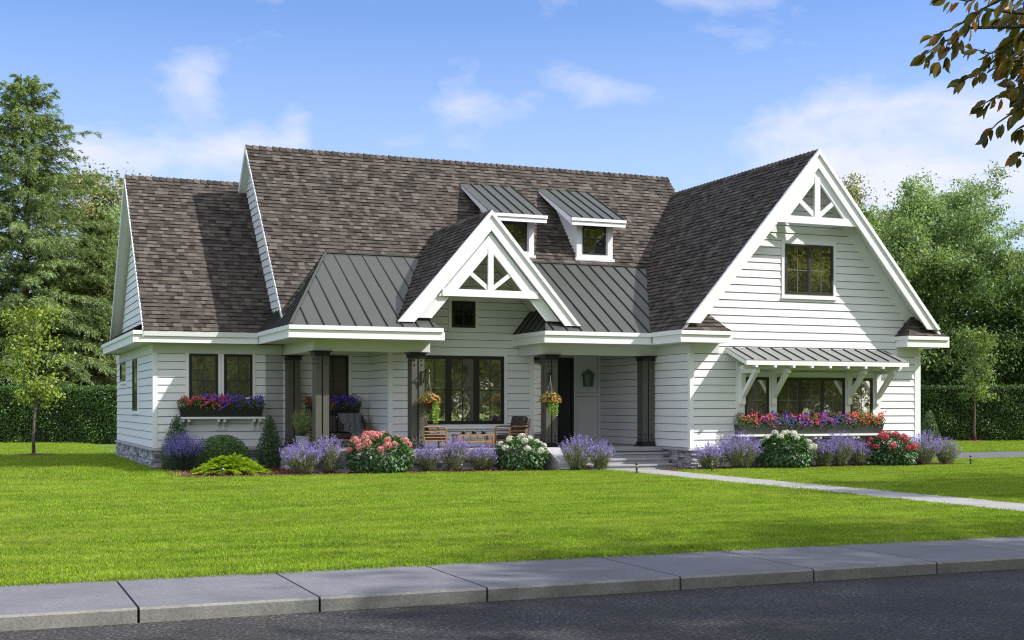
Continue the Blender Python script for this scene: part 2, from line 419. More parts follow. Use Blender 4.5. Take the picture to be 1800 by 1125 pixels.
def chips(poly, dens, z, seed):
    rg = np.random.default_rng(seed); xs = [p[0] for p in poly]; ys = [p[1] for p in poly]
    n = int(dens*(max(xs)-min(xs))*(max(ys)-min(ys)))
    p = np.stack([rg.uniform(min(xs), max(xs), n), rg.uniform(min(ys), max(ys), n), np.zeros(n)], 1); p = p[inside(p, poly)]
    p[:, 2] = z+rg.uniform(0, .02, len(p)); d = rdir(rg, len(p)); d[:, 2] *= .35
    nn = rdir(rg, len(p))*.5+arr(0, 0, 1)
    return leaves(p, d, nn, rg.uniform(.03, .08, len(p)), rg.uniform(.015, .03, len(p)), .2)
tag(leaf_obj('bark_chips', [chips(BEDS[0], 500, .022, 1), chips(BEDS[1], 500, .022, 2)], 'mulch'), kind='stuff')

# grass: real blades scattered over the lawn by geometry nodes
def grassmat():
    m = bpy.data.materials.new('grass_blades'); m.use_nodes = True; n = NT(m.node_tree); b = n.n['Principled BSDF']
    g = n.new('ShaderNodeNewGeometry'); oi = n.new('ShaderNodeObjectInfo')
    sxy = n.new('ShaderNodeVectorMath', dict(operation='MULTIPLY'), i0=g.outputs['Position'], i1=(.35, 1.6, 0))
    a = n.noise(sxy, 1.0, 4, .6); bb = n.noise(g.outputs['Position'], 2.6, 3, .6)
    f = n.m('ADD', n.m('MULTIPLY', a, .5), n.m('ADD', n.m('MULTIPLY', bb, .3), n.m('MULTIPLY', oi.outputs['Random'], .2)))
    col = n.ramp(f, [(.33, (.16, .27, .022)), (.5, (.31, .47, .030)), (.68, (.52, .66, .075))])
    wn = n.new('ShaderNodeTexWhiteNoise', dict(noise_dimensions='1D')); n.set(wn, 'W', n.m('ADD', n.m('MULTIPLY', g.outputs['Random Per Island'], 91.7), oi.outputs['Random']))
    sh = n.rng(wn.outputs[0], 0, 1, .55, 1.35); col = n.mix(1., col, n.new('ShaderNodeCombineColor', Red=sh, Green=sh, Blue=sh), 'MULTIPLY')
    dry = n.m('GREATER_THAN', wn.outputs[0], .93); col = n.mix(n.m('MULTIPLY', dry, .7), col, (.50, .46, .20, 1))
    patch = n.rng(n.noise(g.outputs['Position'], .45, 3, .6), .50, .66); col = n.mix(n.m('MULTIPLY', patch, .35), col, (.42, .44, .09, 1))
    n.set(b, 'Base Color', col); b.inputs['Roughness'].default_value = .55; b.inputs['Specular IOR Level'].default_value = .25
    t = n.new('ShaderNodeBsdfTranslucent'); n.set(t, 'Color', col)
    mx = n.new('ShaderNodeMixShader', Fac=.42); n.l.new(b.outputs[0], mx.inputs[1]); n.l.new(t.outputs[0], mx.inputs[2])
    n.l.new(mx.outputs[0], n.n['Material Output'].inputs[0]); return m
M['grass'] = grassmat()
def tuft(seed, n=70, r=.13, h=.05):
    rg = np.random.default_rng(seed)
    p = np.stack([rg.normal(0, r*.5, n), rg.normal(0, r*.5, n), np.full(n, -.004)], 1)
    d = rdir(rg, n)*.55+arr(0, 0, 1); nn = rdir(rg, n); nn[:, 2] *= .3
    v, f = leaves(p, d, nn, rg.uniform(h*.4, h*1.3, n), rg.uniform(.007, .012, n), .1, .15)
    me = bpy.data.meshes.new('tuft'); me.from_pydata(v.tolist(), [], f.tolist()); me.materials.append(M['grass'])
    return bpy.data.objects.new('grass_tuft', me)
def grass_zone(mb, dens, seed, scale, h, n, r):
    t = tuft(seed, n, r, h)
    o = mb.build('grass', 'grass'); tag(o, kind='stuff')
    ng = bpy.data.node_groups.new('scatter', 'GeometryNodeTree')
    ng.interface.new_socket('Geometry', in_out='INPUT', socket_type='NodeSocketGeometry')
    ng.interface.new_socket('Geometry', in_out='OUTPUT', socket_type='NodeSocketGeometry')
    L = ng.links; gi = ng.nodes.new('NodeGroupInput'); go = ng.nodes.new('NodeGroupOutput')
    d = ng.nodes.new('GeometryNodeDistributePointsOnFaces'); d.inputs['Density'].default_value = dens; d.inputs['Seed'].default_value = seed
    ob = ng.nodes.new('GeometryNodeObjectInfo'); ob.inputs['Object'].default_value = t; ob.inputs['As Instance'].default_value = True
    ip = ng.nodes.new('GeometryNodeInstanceOnPoints')
    rv = ng.nodes.new('FunctionNodeRandomValue'); rv.data_type = 'FLOAT_VECTOR'; rv.inputs[0].default_value = (-.1, -.1, 0); rv.inputs[1].default_value = (.1, .1, 6.28)
    rs = ng.nodes.new('FunctionNodeRandomValue'); rs.data_type = 'FLOAT'; rs.inputs[2].default_value = scale*.75; rs.inputs[3].default_value = scale*1.25
    L.new(gi.outputs[0], d.inputs[0]); L.new(d.outputs['Points'], ip.inputs['Points']); L.new(ob.outputs['Geometry'], ip.inputs['Instance'])
    L.new(rv.outputs[0], ip.inputs['Rotation']); L.new(rs.outputs[1], ip.inputs['Scale']); L.new(ip.outputs[0], go.inputs[0])
    md = o.modifiers.new('scatter', 'NODES'); md.node_group = ng; return o
def sheet(polys):
    mb = MB()
    for p in polys: mb.add([(x, y, .001) for x, y in p], [tuple(range(len(p)))])
    return mb
def band(poly, y0, y1, x0=-8, x1=60): return clip_poly(clip_poly(clip_poly(clip_poly(poly, 0, -1, -y0), 0, 1, y1), -1, 0, -x0), 1, 0, x1)
GR = 1.0
grass_zone(sheet([q for q in (band(LAWN[0], 13.25, 21, -4, 20), band(LAWN[1], 13.25, 21, 14, 24)) if len(q) > 2]), 250*GR, 3, 1.0, .040, 64, .16)
grass_zone(sheet([q for q in (band(LAWN[0], 21, 31.2, -4, 20), band(LAWN[1], 21, 33, 14, 34)) if len(q) > 2]), 90*GR, 4, 1.0, .042, 80, .24)
grass_zone(sheet([q for q in (band(LAWN[0], 31.2, 62, -10, 4.4), band(LAWN[2], 38.4, 66, 26.3, 58)) if len(q) > 2]), 22*GR, 5, 1.0, .07, 90, .5)

# ------------------------------------------------------------------ the house
HOUSE = empty('house', (13, 36, 0), 'white clapboard house with steep brown shingle roofs, a porch and three gables', 'house')
rr = random.Random(7)
XL, YL, YB, YR = 4.49, 36.05, 34.0, 30.57
XA, XB = 17.84, 25.40
Z0, ZF = .57, 3.14     # siding bottom, frieze bottom
# --- masonry base
def stonewall(mb, O, U, Nn, length, z0, z1, rg):
    O, U, Nn = map(Vector, (O, U, Nn)); z = z0
    while z < z1-.015:
        h = min(rg.uniform(.045, .10), z1-z)
        if z1-z-h < .02: h = z1-z
        u = 0
        while u < length-.01:
            w = min(rg.uniform(.12, .42), length-u); d = rg.uniform(.02, .075)
            a = O+U*(u+.006); b = O+U*(u+w-.006); j = rg.uniform(-.008, .008)
            base = [a, b, b-Nn*.1, a-Nn*.1]
            vs = [a+Nn*(d+j)+Vector((0,0,z+.005)), b+Nn*(d-j)+Vector((0,0,z+.006)), b+Nn*(d-j-.008)+Vector((0,0,z+h-.005)), a+Nn*(d+j-.006)+Vector((0,0,z+h-.004)),
                  a-Nn*.05+Vector((0,0,z)), b-Nn*.05+Vector((0,0,z)), b-Nn*.05+Vector((0,0,z+h)), a-Nn*.05+Vector((0,0,z+h))]
            mb.add(vs, [(0,1,2,3), (0,4,5,1), (3,2,6,7), (0,3,7,4), (1,5,6,2)])
            u += w
        z += h
mb = MB()
for (O, U, Nn, L, z1) in [((XL, YL, 0), (0, 1, 0), (-1, 0, 0), 9.6, .5), ((XL, YL, 0), (1, 0, 0), (0, -1, 0), 3.2, .5),
                          ((7.7, 32.0, 0), (1, 0, 0), (0, -1, 0), 6.5, .46), ((7.7, 32.0, 0), (0, 1, 0), (-1, 0, 0), 4.0, .46),
                          ((XA, YR, 0), (1, 0, 0), (0, -1, 0), 7.56, .5), ((XA, YR, 0), (0, 1, 0), (-1, 0, 0), 3.0, .5),
                          ((XB, YR, 0), (0, 1, 0), (1, 0, 0), 15, .5)]:
    stonewall(mb, O, U, Nn, L, -.1, z1, rr)
mb.build('stone_base', 'stone', HOUSE)
mb = MB()   # sloping base cap / water table
def wtable(mb, x0, x1, y0, y1):
    mb.add([(x0-.10, y0-.10, .50), (x1+.10, y0-.10, .50), (x1+.10, y1, .50), (x0-.10, y1, .50), (x0-.10, y0-.10, .535), (x1+.10, y0-.10, .535), (x1+.10, y1, .535), (x0-.10, y1, .535),
            (x0, y0, Z0+.01), (x1, y0, Z0+.01), (x1, y1, Z0+.01), (x0, y1, Z0+.01)],
           [(0,3,2,1), (0,1,5,4), (1,2,6,5), (2,3,7,6), (3,0,4,7), (4,5,9,8), (5,6,10,9), (6,7,11,10), (7,4,8,11), (8,9,10,11)])
for a_ in ((XL, 7.69, YL, 45.6), (XA, XB, YR, 45.5)):
    mb = MB(); wtable(mb, *a_); mb.build('base_cap', 'cap', HOUSE)
# --- cores + siding
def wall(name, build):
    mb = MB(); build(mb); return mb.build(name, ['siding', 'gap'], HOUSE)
EPS = .02
def lw(mb):
    mb.prism([(YL+EPS, 0), (45.6, 0), (45.6, 3.3), (44.3, 3.6), (40.06, 8.3), (YL+EPS, 4.1)], XL+EPS, 7.9, 'x')
    siding(mb, [(0, Z0), (3.5, Z0), (3.5, 3.5), (0, 3.5)], (XL, YL, 0), (1, 0, 0), (0, 0, 1), (0, -1, 0), v0=Z0)
    y0 = YL
    siding(mb, [(0, Z0), (9.55, Z0), (9.55, 3.3), (8.3, 3.55), (4.01, 8.35), (0, 4.15)], (XL, YL, 0), (0, 1, 0), (0, 0, 1), (-1, 0, 0), v0=Z0)
wall('left_wing_wall', lw)
def mw(mb):   # main block with its gable above the left wing
    zr = 9.41-.16
    mb.prism([(YL+EPS, 0), (45, 0), (45, 3.0), (38.7, zr), (34.2, 4.30), (YL+EPS, 4.1)], 7.72, 17.9, 'x')
    mb.prism([(YL+EPS, 3.4), (44, 3.4), (38.7, zr)], 17.9, 21.5, 'x')
    siding(mb, [(33.95, 4.0), (44, 4.0), (38.7, zr)], (7.70, 0, 0), (0, 1, 0), (0, 0, 1), (-1, 0, 0), v0=Z0)
    siding(mb, [(0, Z0), (3.0, Z0), (3.0, 3.4), (0, 3.4)], (7.5, YL, 0), (1, 0, 0), (0, 0, 1), (0, -1, 0), v0=Z0)
wall('main_wall', mw)
def bw(mb):   # bay behind the middle gable
    za = 6.83-.13; s = 1.16; xc = 12.575; zl = za-s*(xc-10.46)
    mb.prism([(10.46+EPS, .4), (14.69, .4), (14.69, zl), (xc, za), (10.46+EPS, zl)], 34.0+EPS, 36.3, 'y')
    siding(mb, [(10.46, Z0), (14.7, Z0), (14.7, zl), (xc, za), (10.46, zl)], (0, YB, 0), (1, 0, 0), (0, 0, 1), (0, -1, 0), v0=Z0)
    siding(mb, [(34, Z0), (36.05, Z0), (36.05, 3.4), (34, 3.4)], (10.46, 0, 0), (0, 1, 0), (0, 0, 1), (-1, 0, 0), v0=Z0)
wall('bay_wall', bw)
def rw(mb):
    xc = 21.55; za = 8.76-.16; s = 1.169; zl = za-s*(xc-XA)
    mb.prism([(XA+EPS, 0), (XB, 0), (XB, zl), (xc, za), (XA+EPS, zl)], YR+EPS, 45.6, 'y')
    siding(mb, [(XA, Z0), (XB, Z0), (XB, zl), (xc, za), (XA, zl)], (0, YR, 0), (1, 0, 0), (0, 0, 1), (0, -1, 0), v0=Z0)
    siding(mb, [(YR, Z0), (36.05, Z0), (36.05, 3.4), (YR, 3.4)], (XA, 0, 0), (0, 1, 0), (0, 0, 1), (-1, 0, 0), v0=Z0)
    siding(mb, [(YR, Z0), (45.6, Z0), (45.6, 3.4), (YR, 3.4)], (XB, 0, 0), (0, 1, 0), (0, 0, 1), (1, 0, 0), v0=Z0)
wall('right_wing_wall', rw)
# --- corner boards and frieze
mb = MB(); cb = .035
def corner(x, y, z0, z1, sx, sy, w=.09):   # outside corner: sx, sy point away from the wall faces
    mb.box(min(x+sx*cb, x-sx*w), max(x+sx*cb, x-sx*w), min(y+sy*cb, y+sy*.0), max(y+sy*cb, y+sy*.0), z0, z1)
    mb.box(min(x+sx*cb, x+sx*.0), max(x+sx*cb, x+sx*.0), min(y, y-sy*w), max(y, y-sy*w), z0, z1)
for a_ in ((XL, YL, Z0, ZF, -1, -1), (10.46, YB, Z0, 3.4, -1, -1, .08), (XA, YR, Z0, ZF, -1, -1), (XB, YR, Z0, ZF, 1, -1)):
    mb = MB(); corner(*a_); mb.build('corner_board', 'trim', HOUSE)
MB().box(14.60, 14.72, YB-cb, YB, Z0, 3.4).build('corner_board', 'trim', HOUSE)
class Each:      # collects boxes, then links each as a mesh of its own
    def __init__(s): s.l = []
    def box(s, *a): s.l.append(MB().box(*a)); return s
    def prism(s, *a): s.l.append(MB().prism(*a)); return s
    def beam(s, *a): s.l.append(MB().beam(*a)); return s
    def build(s, name, m, parent=None, **k): return [q.build(name, m, parent, **k) for q in s.l]
mb = Each()
mb.box(XL-.04, 7.97, YL-.04, YL, ZF, 3.395); mb.box(XL-.04, XL, YL, 45.6, ZF-.02, 3.395)
mb.box(XA-.04, 18.7, YR-.04, YR, ZF, 3.395); mb.box(XA-.04, XA, YR, 32.48, ZF, 3.395)
mb.box(24.66, XB+.04, YR-.04, YR, ZF, 3.395); mb.box(XB, XB+.04, YR, 45.6, ZF, 3.395)
mb.box(8.3, 10.46, YL-.03, YL, ZF+.02, 3.395); mb.box(10.43, 10.46, YB, YL, ZF+.02, 3.395); mb.box(XA-.03, XA, 32.8, YL, ZF+.02, 3.395)
mb.build('frieze_board', 'soffit', HOUSE)

# --- roofs
def roof_planes(name, planes, th=.13, m='shingle', exp=.155):
    deck = MB(); sh = MB(); rg = random.Random(hash(name) % 1000 if False else len(name)*7)
    for p in planes:
        deck.slab([(x, y, z-.004) for x, y, z in p], th); shingles(sh, p, rg, exp)
    r = sh.build(name, m, HOUSE); d = deck.build('roof_deck', 'soffit', r); return r
def ridgecap(mb, a, b, rg, w=.15, s1=1.06, dz=.012):
    a = Vector(a); b = Vector(b); L = (b-a).length; d = (b-a).normalized(); sd = d.cross(Vector((0, 0, 1))).normalized(); t = 0
    while t < L-.02:
        e = min(t+.2, L); h0 = .042+dz; h1 = .010+dz
        p = a+d*t; q = a+d*e; j = rg.uniform(-.006, .006); drop = Vector((0, 0, -w*s1))
        for s in (1, -1):
            v = [p+Vector((0, 0, h0+j)), q+Vector((0, 0, h1)), q+sd*s*w+drop+Vector((0, 0, h1+.01)), p+sd*s*w+drop+Vector((0, 0, h0+j+.01))]
            v += [x-Vector((0, 0, .02)) for x in v]
            mb.add(v, [(0,1,2,3), (0,3,7,4), (1,5,6,2), (3,2,6,7)])
        t = e
S1 = (9.41-4.14)/4.9
def mz(y): return 9.41-S1*(38.7-y)
sL = (8.52-3.70)/(40.06-35.45)
left_roof = roof_planes('left_wing_roof', [
    [(4.15, 35.45, 3.70), (7.9, 35.45, 3.70), (7.9, 40.06, 8.52), (4.15, 40.06, 8.52)],
    [(7.9, 44.6, 3.70), (4.15, 44.6, 3.70), (4.15, 40.06, 8.52), (7.9, 40.06, 8.52)]])
XR = 7.46
main_roof = roof_planes('main_roof', [
    [(XR, 33.72, mz(33.72)), (8.95, 35.40, mz(35.40)), (19.3, 35.40, mz(35.40)), (21.72, 38.15, mz(38.15)), (21.72, 38.7, 9.41), (XR, 38.7, 9.41)],
    [(21.72, 44.0, 9.41-S1*5.3), (XR, 44.0, 9.41-S1*5.3), (XR, 38.7, 9.41), (21.72, 38.7, 9.41)]])
sc = 1.16; xc = 12.575
gable_roof = roof_planes('middle_gable_roof', [
    [(9.99, 37.6, 3.83), (9.99, 31.84, 3.83), (xc, 31.84, 6.83), (xc, 37.6, 6.83)],
    [(15.16, 31.84, 3.83), (15.16, 37.6, 3.83), (xc, 37.6, 6.83), (xc, 31.84, 6.83)]], .09)
sr = 1.169; xr = 21.55
right_roof = roof_planes('right_wing_roof', [
    [(17.25, 46.0, 8.76-sr*4.3), (17.25, 30.0, 8.76-sr*4.3), (xr, 30.0, 8.76), (xr, 46.0, 8.76)],
    [(25.85, 30.0, 8.76-sr*4.3), (25.85, 46.0, 8.76-sr*4.3), (xr, 46.0, 8.76), (xr, 30.0, 8.76)]])
rc = random.Random(3)
for par, a, b, w, s in ((left_roof, (4.15, 40.06, 8.52), (7.7, 40.06, 8.52), .13, 1.05), (main_roof, (XR, 38.7, 9.41), (21.72, 38.7, 9.41), .13, 1.075),
                        (gable_roof, (xc, 31.86, 6.83), (xc, 36.3, 6.83), .12, 1.16), (right_roof, (xr, 30.02, 8.76), (xr, 46, 8.76), .12, 1.17)):
    mb = MB(); ridgecap(mb, a, b, rc, w, s); mb.build('ridge_cap', 'shingle', par)
# small hipped roofs on the eave returns and the pent strip along the left gable
def tri_roof(name, polys):
    sh = MB(); dk = MB()
    for p in polys: shingles(sh, p, rc, .155)
    return sh.build(name, 'shingle', HOUSE)
tri_roof('return_roof', [[(17.27, 29.96, 3.71), (18.72, 29.96, 3.71), (18.22, 30.57, 4.28), (17.9, 30.57, 4.28)], [(18.72, 29.96, 3.71), (18.72, 30.57, 3.71), (18.22, 30.57, 4.28)],
                         [(17.27, 30.57, 3.71), (17.27, 29.96, 3.71), (17.9, 30.57, 4.28)]])
tri_roof('return_roof', [[(24.61, 29.96, 3.71), (26.0, 29.96, 3.71), (25.4, 30.57, 4.30), (25.15, 30.57, 4.30)], [(24.61, 30.57, 3.71), (24.61, 29.96, 3.71), (25.15, 30.57, 4.30)],
                         [(26.0, 29.96, 3.71), (26.0, 30.6, 3.71), (25.4, 30.6, 4.30)]])
tri_roof('pent_roof', [[(3.91, 44.65, 3.71), (3.91, 35.48, 3.71), (4.49, 35.9, 4.05), (4.49, 44.65, 4.05)]])
# --- standing seam metal
def seam(name, polys, spacing=.41, rib=.035, off=0., m='metal', rm='metaldark', th=.05, parent=None):
    mb = MB(); ribs = MB()
    for pts in polys:
        P = [Vector(p) for p in pts]; mb.slab(pts, th)
        Nn = (P[1]-P[0]).cross(P[2]-P[0]).normalized()
        if Nn.z < 0: Nn = -Nn
        V = Vector((-Nn.x, -Nn.y, 0))*Nn.z; V.z = Nn.x**2+Nn.y**2; V.normalize(); U = V.cross(Nn).normalized(); O = P[0]
        poly = [((p-O).dot(U), (p-O).dot(V)) for p in P]
        u = min(p[0] for p in poly)+.03+off; um = max(p[0] for p in poly)
        while u < um:
            st = clip_poly(clip_poly(poly, -1, 0, -(u-.001)), 1, 0, u+.001)
            if len(st) >= 3:
                v0 = min(p[1] for p in st)+.01; v1 = max(p[1] for p in st)
                if v1-v0 > .08: ribs.beam(O+U*u+V*v0+Nn*rib/2, O+U*u+V*v1+Nn*rib/2, .022, rib, Nn)
            u += spacing
    o = mb.build(name, m, parent or HOUSE); ribs.build('standing_seam', rm, o); return o
def pz(y): return 3.71+(y-31.65)*(5.95-3.71)/(35.47-31.65)
seam('metal_roof', [[(7.2, 31.63, 3.71), (11.13, 31.63, 3.71), (10.51, 32.91, pz(32.91)), (11.8, 35.47, 5.95), (9.06, 35.47, 5.95)],
                    [(7.2, 35.9, 3.71), (7.2, 31.63, 3.71), (9.06, 35.47, 5.95), (7.75, 35.9, 4.37)],
                    [(11.13, 31.63, 3.71), (11.13, 34, 3.71), (10.51, 34, 4.44), (10.51, 32.91, pz(32.91))]])
seam('metal_roof', [[(14.07, 31.63, 3.71), (17.27, 31.63, 3.71), (19.2, 35.47, 5.95), (13.35, 35.47, 5.95), (14.66, 32.91, pz(32.91))],
                    [(14.07, 34, 3.71), (14.07, 31.63, 3.71), (14.66, 32.91, pz(32.91)), (14.66, 34, 4.41)]], off=.1)
mb = Each()  # hip caps
mb.beam((7.2, 31.63, 3.74), (9.06, 35.47, 5.98), .06, .03); mb.beam((9.0, 35.48, 5.98), (11.75, 35.48, 5.98), .08, .03)
mb.beam((13.4, 35.48, 5.98), (19.1, 35.48, 5.98), .08, .03); mb.beam((14.07, 31.63, 3.74), (14.66, 32.91, pz(32.91)+.03), .06, .03)
mb.build('flashing', 'metal', HOUSE)
# --- fascias (stepped gutter line) and soffits
mb = Each()
def fx(x0, x1, y, s=-1):    # run along x at face y, facing s
    a, b = sorted((y, y-s*.04)); q = MB().box(x0, x1+.044, a, b, 3.395, 3.60)
    a, b = sorted((y+s*.045, y-s*.04)); q.box(x0-.045*(0), x1, a, b, 3.60, 3.705); mb.l.append(q)
def fy(x, y0, y1, s=-1):
    a, b = sorted((x, x-s*.04)); q = MB().box(a, b, y0, y1, 3.395, 3.60)
    a, b = sorted((x+s*.045, x-s*.04)); q.box(a, b, y0, y1, 3.60, 3.705); mb.l.append(q)
fy(3.93, 35.54, 44.65); fx(3.885, 7.155, 35.5); fy(7.2, 31.69, 35.455); fx(7.155, 11.175, 31.65); fy(11.13, 31.69, 34, 1)
fy(14.07, 31.69, 34); fx(14.025, 17.205, 31.65); fy(17.25, 30.02, 31.605); fx(17.205, 18.745, 29.98); fy(18.7, 30.02, 30.56, 1)
fx(24.585, 26.045, 29.98); fy(24.63, 30.02, 30.56); fy(26.0, 30.02, 46, 1); fx(3.93, 7.9, 44.65, 1)
mb.build('fascia', 'trim', HOUSE)
mb = MB()
for b in ((3.95, 4.49, 35.52, 44.6), (4.49, 7.97, 35.52, 36.05), (7.22, 11.1, 31.67, 36.05), (14.1, 17.84, 31.67, 36.05), (17.27, 17.84, 30.0, 31.67), (17.84, 18.68, 30.0, 30.57),
          (24.65, 25.4, 30.0, 30.57), (25.4, 25.98, 30.0, 46), (11.1, 14.1, 34.0, 36.05), (3.95, 7.7, 44.0, 44.63)):
    mb.box(b[0], b[1], b[2], b[3], 3.397, 3.42)
mb.build('soffit', 'soffit', HOUSE)
# --- rake boards
mb = Each()
def rake_x(x, y0, z0, y1, z1, h=.17, t=.03):   # sloping trim in a plane x=const under the roof skin
    mb.prism([(y0, z0), (y1, z1), (y1, z1-h), (y0, z0-h)], x-t, x, 'x')
rake_x(4.16, 35.45, 3.71, 40.06, 8.53); rake_x(4.16, 40.06, 8.53, 44.6, 3.71)
rake_x(7.47, 33.72, mz(33.72)+.005, 38.7, 9.415); rake_x(7.47, 38.7, 9.415, 44.0, 9.415-S1*5.3)
rake_x(21.755, 38.1, mz(38.1)-.03, 38.7, 9.38); rake_x(21.755, 38.7, 9.38, 44.0, 9.38-S1*5.3)
def gable_trim(xc, za, s, d0, d1, zc, y0, y1, zc1=None):
    zc1 = zc1 if zc1 is not None else zc
    x0 = (za-d0-zc)/s; x1 = (za-d1-zc)/s
    q = MB(); q.prism([(xc-x0, zc), (xc, za-d0), (xc, za-d1), (xc-x1, zc)], y0, y1); q.prism([(xc+x0, zc), (xc+x1, zc), (xc, za-d1), (xc, za-d0)], y0, y1); mb.l.append(q)
# middle gable
gable_trim(xc, 6.84, sc, -.01, .12, 3.86, 31.76, 31.86); gable_trim(xc, 6.84, sc, .12, .52, 3.86, 31.80, 31.86)
gable_trim(xc, 6.84, sc, .52, .98, 3.98, 31.92, 31.98)
# right gable
gable_trim(xr, 8.775, sr, -.01, .13, 3.90, 29.92, 30.02); gable_trim(xr, 8.775, sr, .13, .50, 3.90, 29.96, 30.02)
gable_trim(xr, 8.775, sr, .16, .60, 4.0, 30.52, 30.575-.022)
mb.build('rake_board', 'trim', HOUSE)
def truss(name, xc, za, s, y0, y1, zb, zh, dtop, rafter, kw, bw):
    """king-post truss: rafters from vertical drop dtop to dtop+rafter, tie beam zb..zh"""
    mb = MB(); zt = za-dtop
    x0 = (zt-zh)/s
    mb.prism([(xc-(zt-zb)/s, zb), (xc, zt), (xc, zt-rafter), (xc-(zt-rafter-zb)/s, zb)], y0, y1)
    mb.prism([(xc+(zt-zb)/s, zb), (xc+(zt-rafter-zb)/s, zb), (xc, zt-rafter), (xc, zt)], y0, y1)
    hw = (zt-zb)/s
    mb.box(xc-hw+.10, xc+hw-.10, y0-.02, y1-.02, zb, zh)
    mb.box(xc-kw/2, xc+kw/2, y0-.012, y1-.012, zh, zt-rafter+.05)
    zi = zt-rafter
    for sg in (-1, 1):
        xm = (zi-zh)/s*.62; zm = zi-s*xm
        a = Vector((xc+sg*kw*.4, (y0+y1)/2, zh+.04)); b = Vector((xc+sg*xm, (y0+y1)/2, zm+.03))
        mb.beam(a, b, y1-y0-.03, bw, (1, 0, 1*sg))
    return mb.build(name, 'trim', HOUSE)
# tie beam heights measured on the photo
truss('gable_truss', xc, 6.84, sc, 31.86, 31.93, 4.56, 4.75, .60, .44, .15, .11)
truss('gable_truss', xr, 8.775, sr, 30.025, 30.10, 6.72, 6.92, .42, .38, .17, .12)
# ------------------------------------------------------------------ windows: one facing -Y (front), or -X (side)
def window(x0, x1, z0, z1, y, panels=1, cols=2, rows=(.5,), casing=.09, frame=.05, fm='black', side=False, glass='glass', sill=True, mw=.10, grille=None, top=True):
    """front plane at y. side=True: the window lies in plane X=y and spans Y from x0 to x1"""
    def bx(mb, a, b, o0, o1, c, d):   # o: out distances from wall face
        if side: mb.box(y-o1, y-o0, a, b, c, d)
        else: mb.box(a, b, y-o1, y-o0, c, d)
    f = MB()
    bx(f, x0, x0+frame, .005, .058, z0, z1); bx(f, x1-frame, x1, .005, .058, z0, z1)
    bx(f, x0+frame, x1-frame, .005, .058, z1-frame, z1); bx(f, x0+frame, x1-frame, .005, .058, z0, z0+frame)
    pw = (x1-x0-2*frame-(panels-1)*mw)/panels
    panes = []
    for i in range(panels):
        a = x0+frame+i*(pw+mw); b = a+pw
        if i < panels-1: bx(f, b, b+mw, .005, .056, z0+frame, z1-frame)
        sash = .028
        bx(f, a, a+sash, .01, .048, z0+frame, z1-frame); bx(f, b-sash, b, .01, .048, z0+frame, z1-frame)
        bx(f, a+sash, b-sash, .01, .048, z1-frame-sash, z1-frame); bx(f, a+sash, b-sash, .01, .048, z0+frame, z0+frame+sash)
        panes.append((a+sash, b-sash))
    w = f.build('window', fm, HOUSE)
    gr = MB(); za, zb = z0+frame+.028, z1-frame-.028
    for a, b in panes:
        g = MB(); bx(g, a, b, .012, .030, za, zb); g.build('pane', glass, w)
        for c in range(1, cols):
            u = a+(b-a)*c/cols; bx(gr, u-.011, u+.011, .030, .040, za, zb)
        for q in rows:
            u = za+(zb-za)*q; bx(gr, a, b, .030, .0395, u-.011, u+.011)
    if cols > 1 or rows: gr.build('muntin', grille or fm, w)
    if casing:
        k = MB(); k2 = k if (top or sill) else MB(); o1 = .045
        bx(k, x0-casing, x0, 0, o1, z0-(casing if sill else 0), z1+(casing if top else 0)); bx(k2, x1, x1+casing, 0, o1, z0-(casing if sill else 0), z1+(casing if top else 0))
        if top: bx(k, x0, x1, 0, o1, z1, z1+casing)
        if sill:
            bx(k, x0, x1, 0, o1, z0-casing, z0); bx(k, x0-casing-.02, x1+casing+.02, 0, .075, z0-casing-.03, z0-casing)
        k.build('casing', 'trim', w)
        if k2 is not k: k2.build('casing', 'trim', w)
    return w
window(5.41, 6.19, 1.72, 3.13, YL, cols=2, rows=(.48,), top=False, sill=False, grille='bronze')
window(6.35, 7.13, 1.72, 3.13, YL, cols=2, rows=(.48,), top=False, sill=False, casing=.08, grille='bronze')
window(8.95, 9.86, 1.35, 3.14, YL, cols=2, rows=(.60,), top=False, glass='curtain')
window(11.31, 13.80, 1.20, 3.10, YB, panels=3, cols=2, rows=(.5,), casing=.10, frame=.07, mw=.13)
window(12.24, 12.94, 3.88, 4.62, YB, cols=2, rows=(.5,), casing=.09, glass='glass_deep')
window(20.83, 22.44, 4.82, 6.22, YR, panels=2, cols=2, rows=(.48,), fm='bronze', glass='glass_dim', mw=.07, casing=.10, grille='muntin')
window(19.52, 20.30, 1.25, 2.50, YR, cols=2, rows=(.48,), fm='bronze', casing=0, grille='muntin')
window(20.56, 22.84, 1.25, 2.50, YR, panels=3, cols=2, rows=(.48,), fm='bronze', mw=.07, casing=0, grille='muntin')
window(23.03, 23.80, 1.25, 2.50, YR, cols=2, rows=(.48,), fm='bronze', casing=0, grille='muntin')
window(42.7, 44.3, 2.50, 3.11, XL, cols=1, rows=(), side=True, casing=.07, top=False)
window(39.55, 40.7, 1.57, 3.11, XL, cols=1, rows=(), side=True, casing=.07, top=False)
mb = Each()   # shared white casing round the lower window band
for a, b in ((19.26, 19.52), (20.30, 20.56), (22.84, 23.03), (23.80, 24.06)): mb.box(a, b, YR-.05, YR, 1.20, 2.62)
mb.box(19.52, 20.30, YR-.048, YR, 2.5, 2.62); mb.box(20.56, 22.84, YR-.048, YR, 2.5, 2.62); mb.box(23.03, 23.80, YR-.048, YR, 2.5, 2.62)
mb.box(19.20, 24.12, YR-.08, YR, 2.62, 2.66); mb.box(19.20, 24.12, YR-.044, YR, .99, 1.20); mb.box(19.26, 24.06, YR-.043, YR, 2.66, 2.98)
mb.build('window_surround', 'trim', HOUSE)

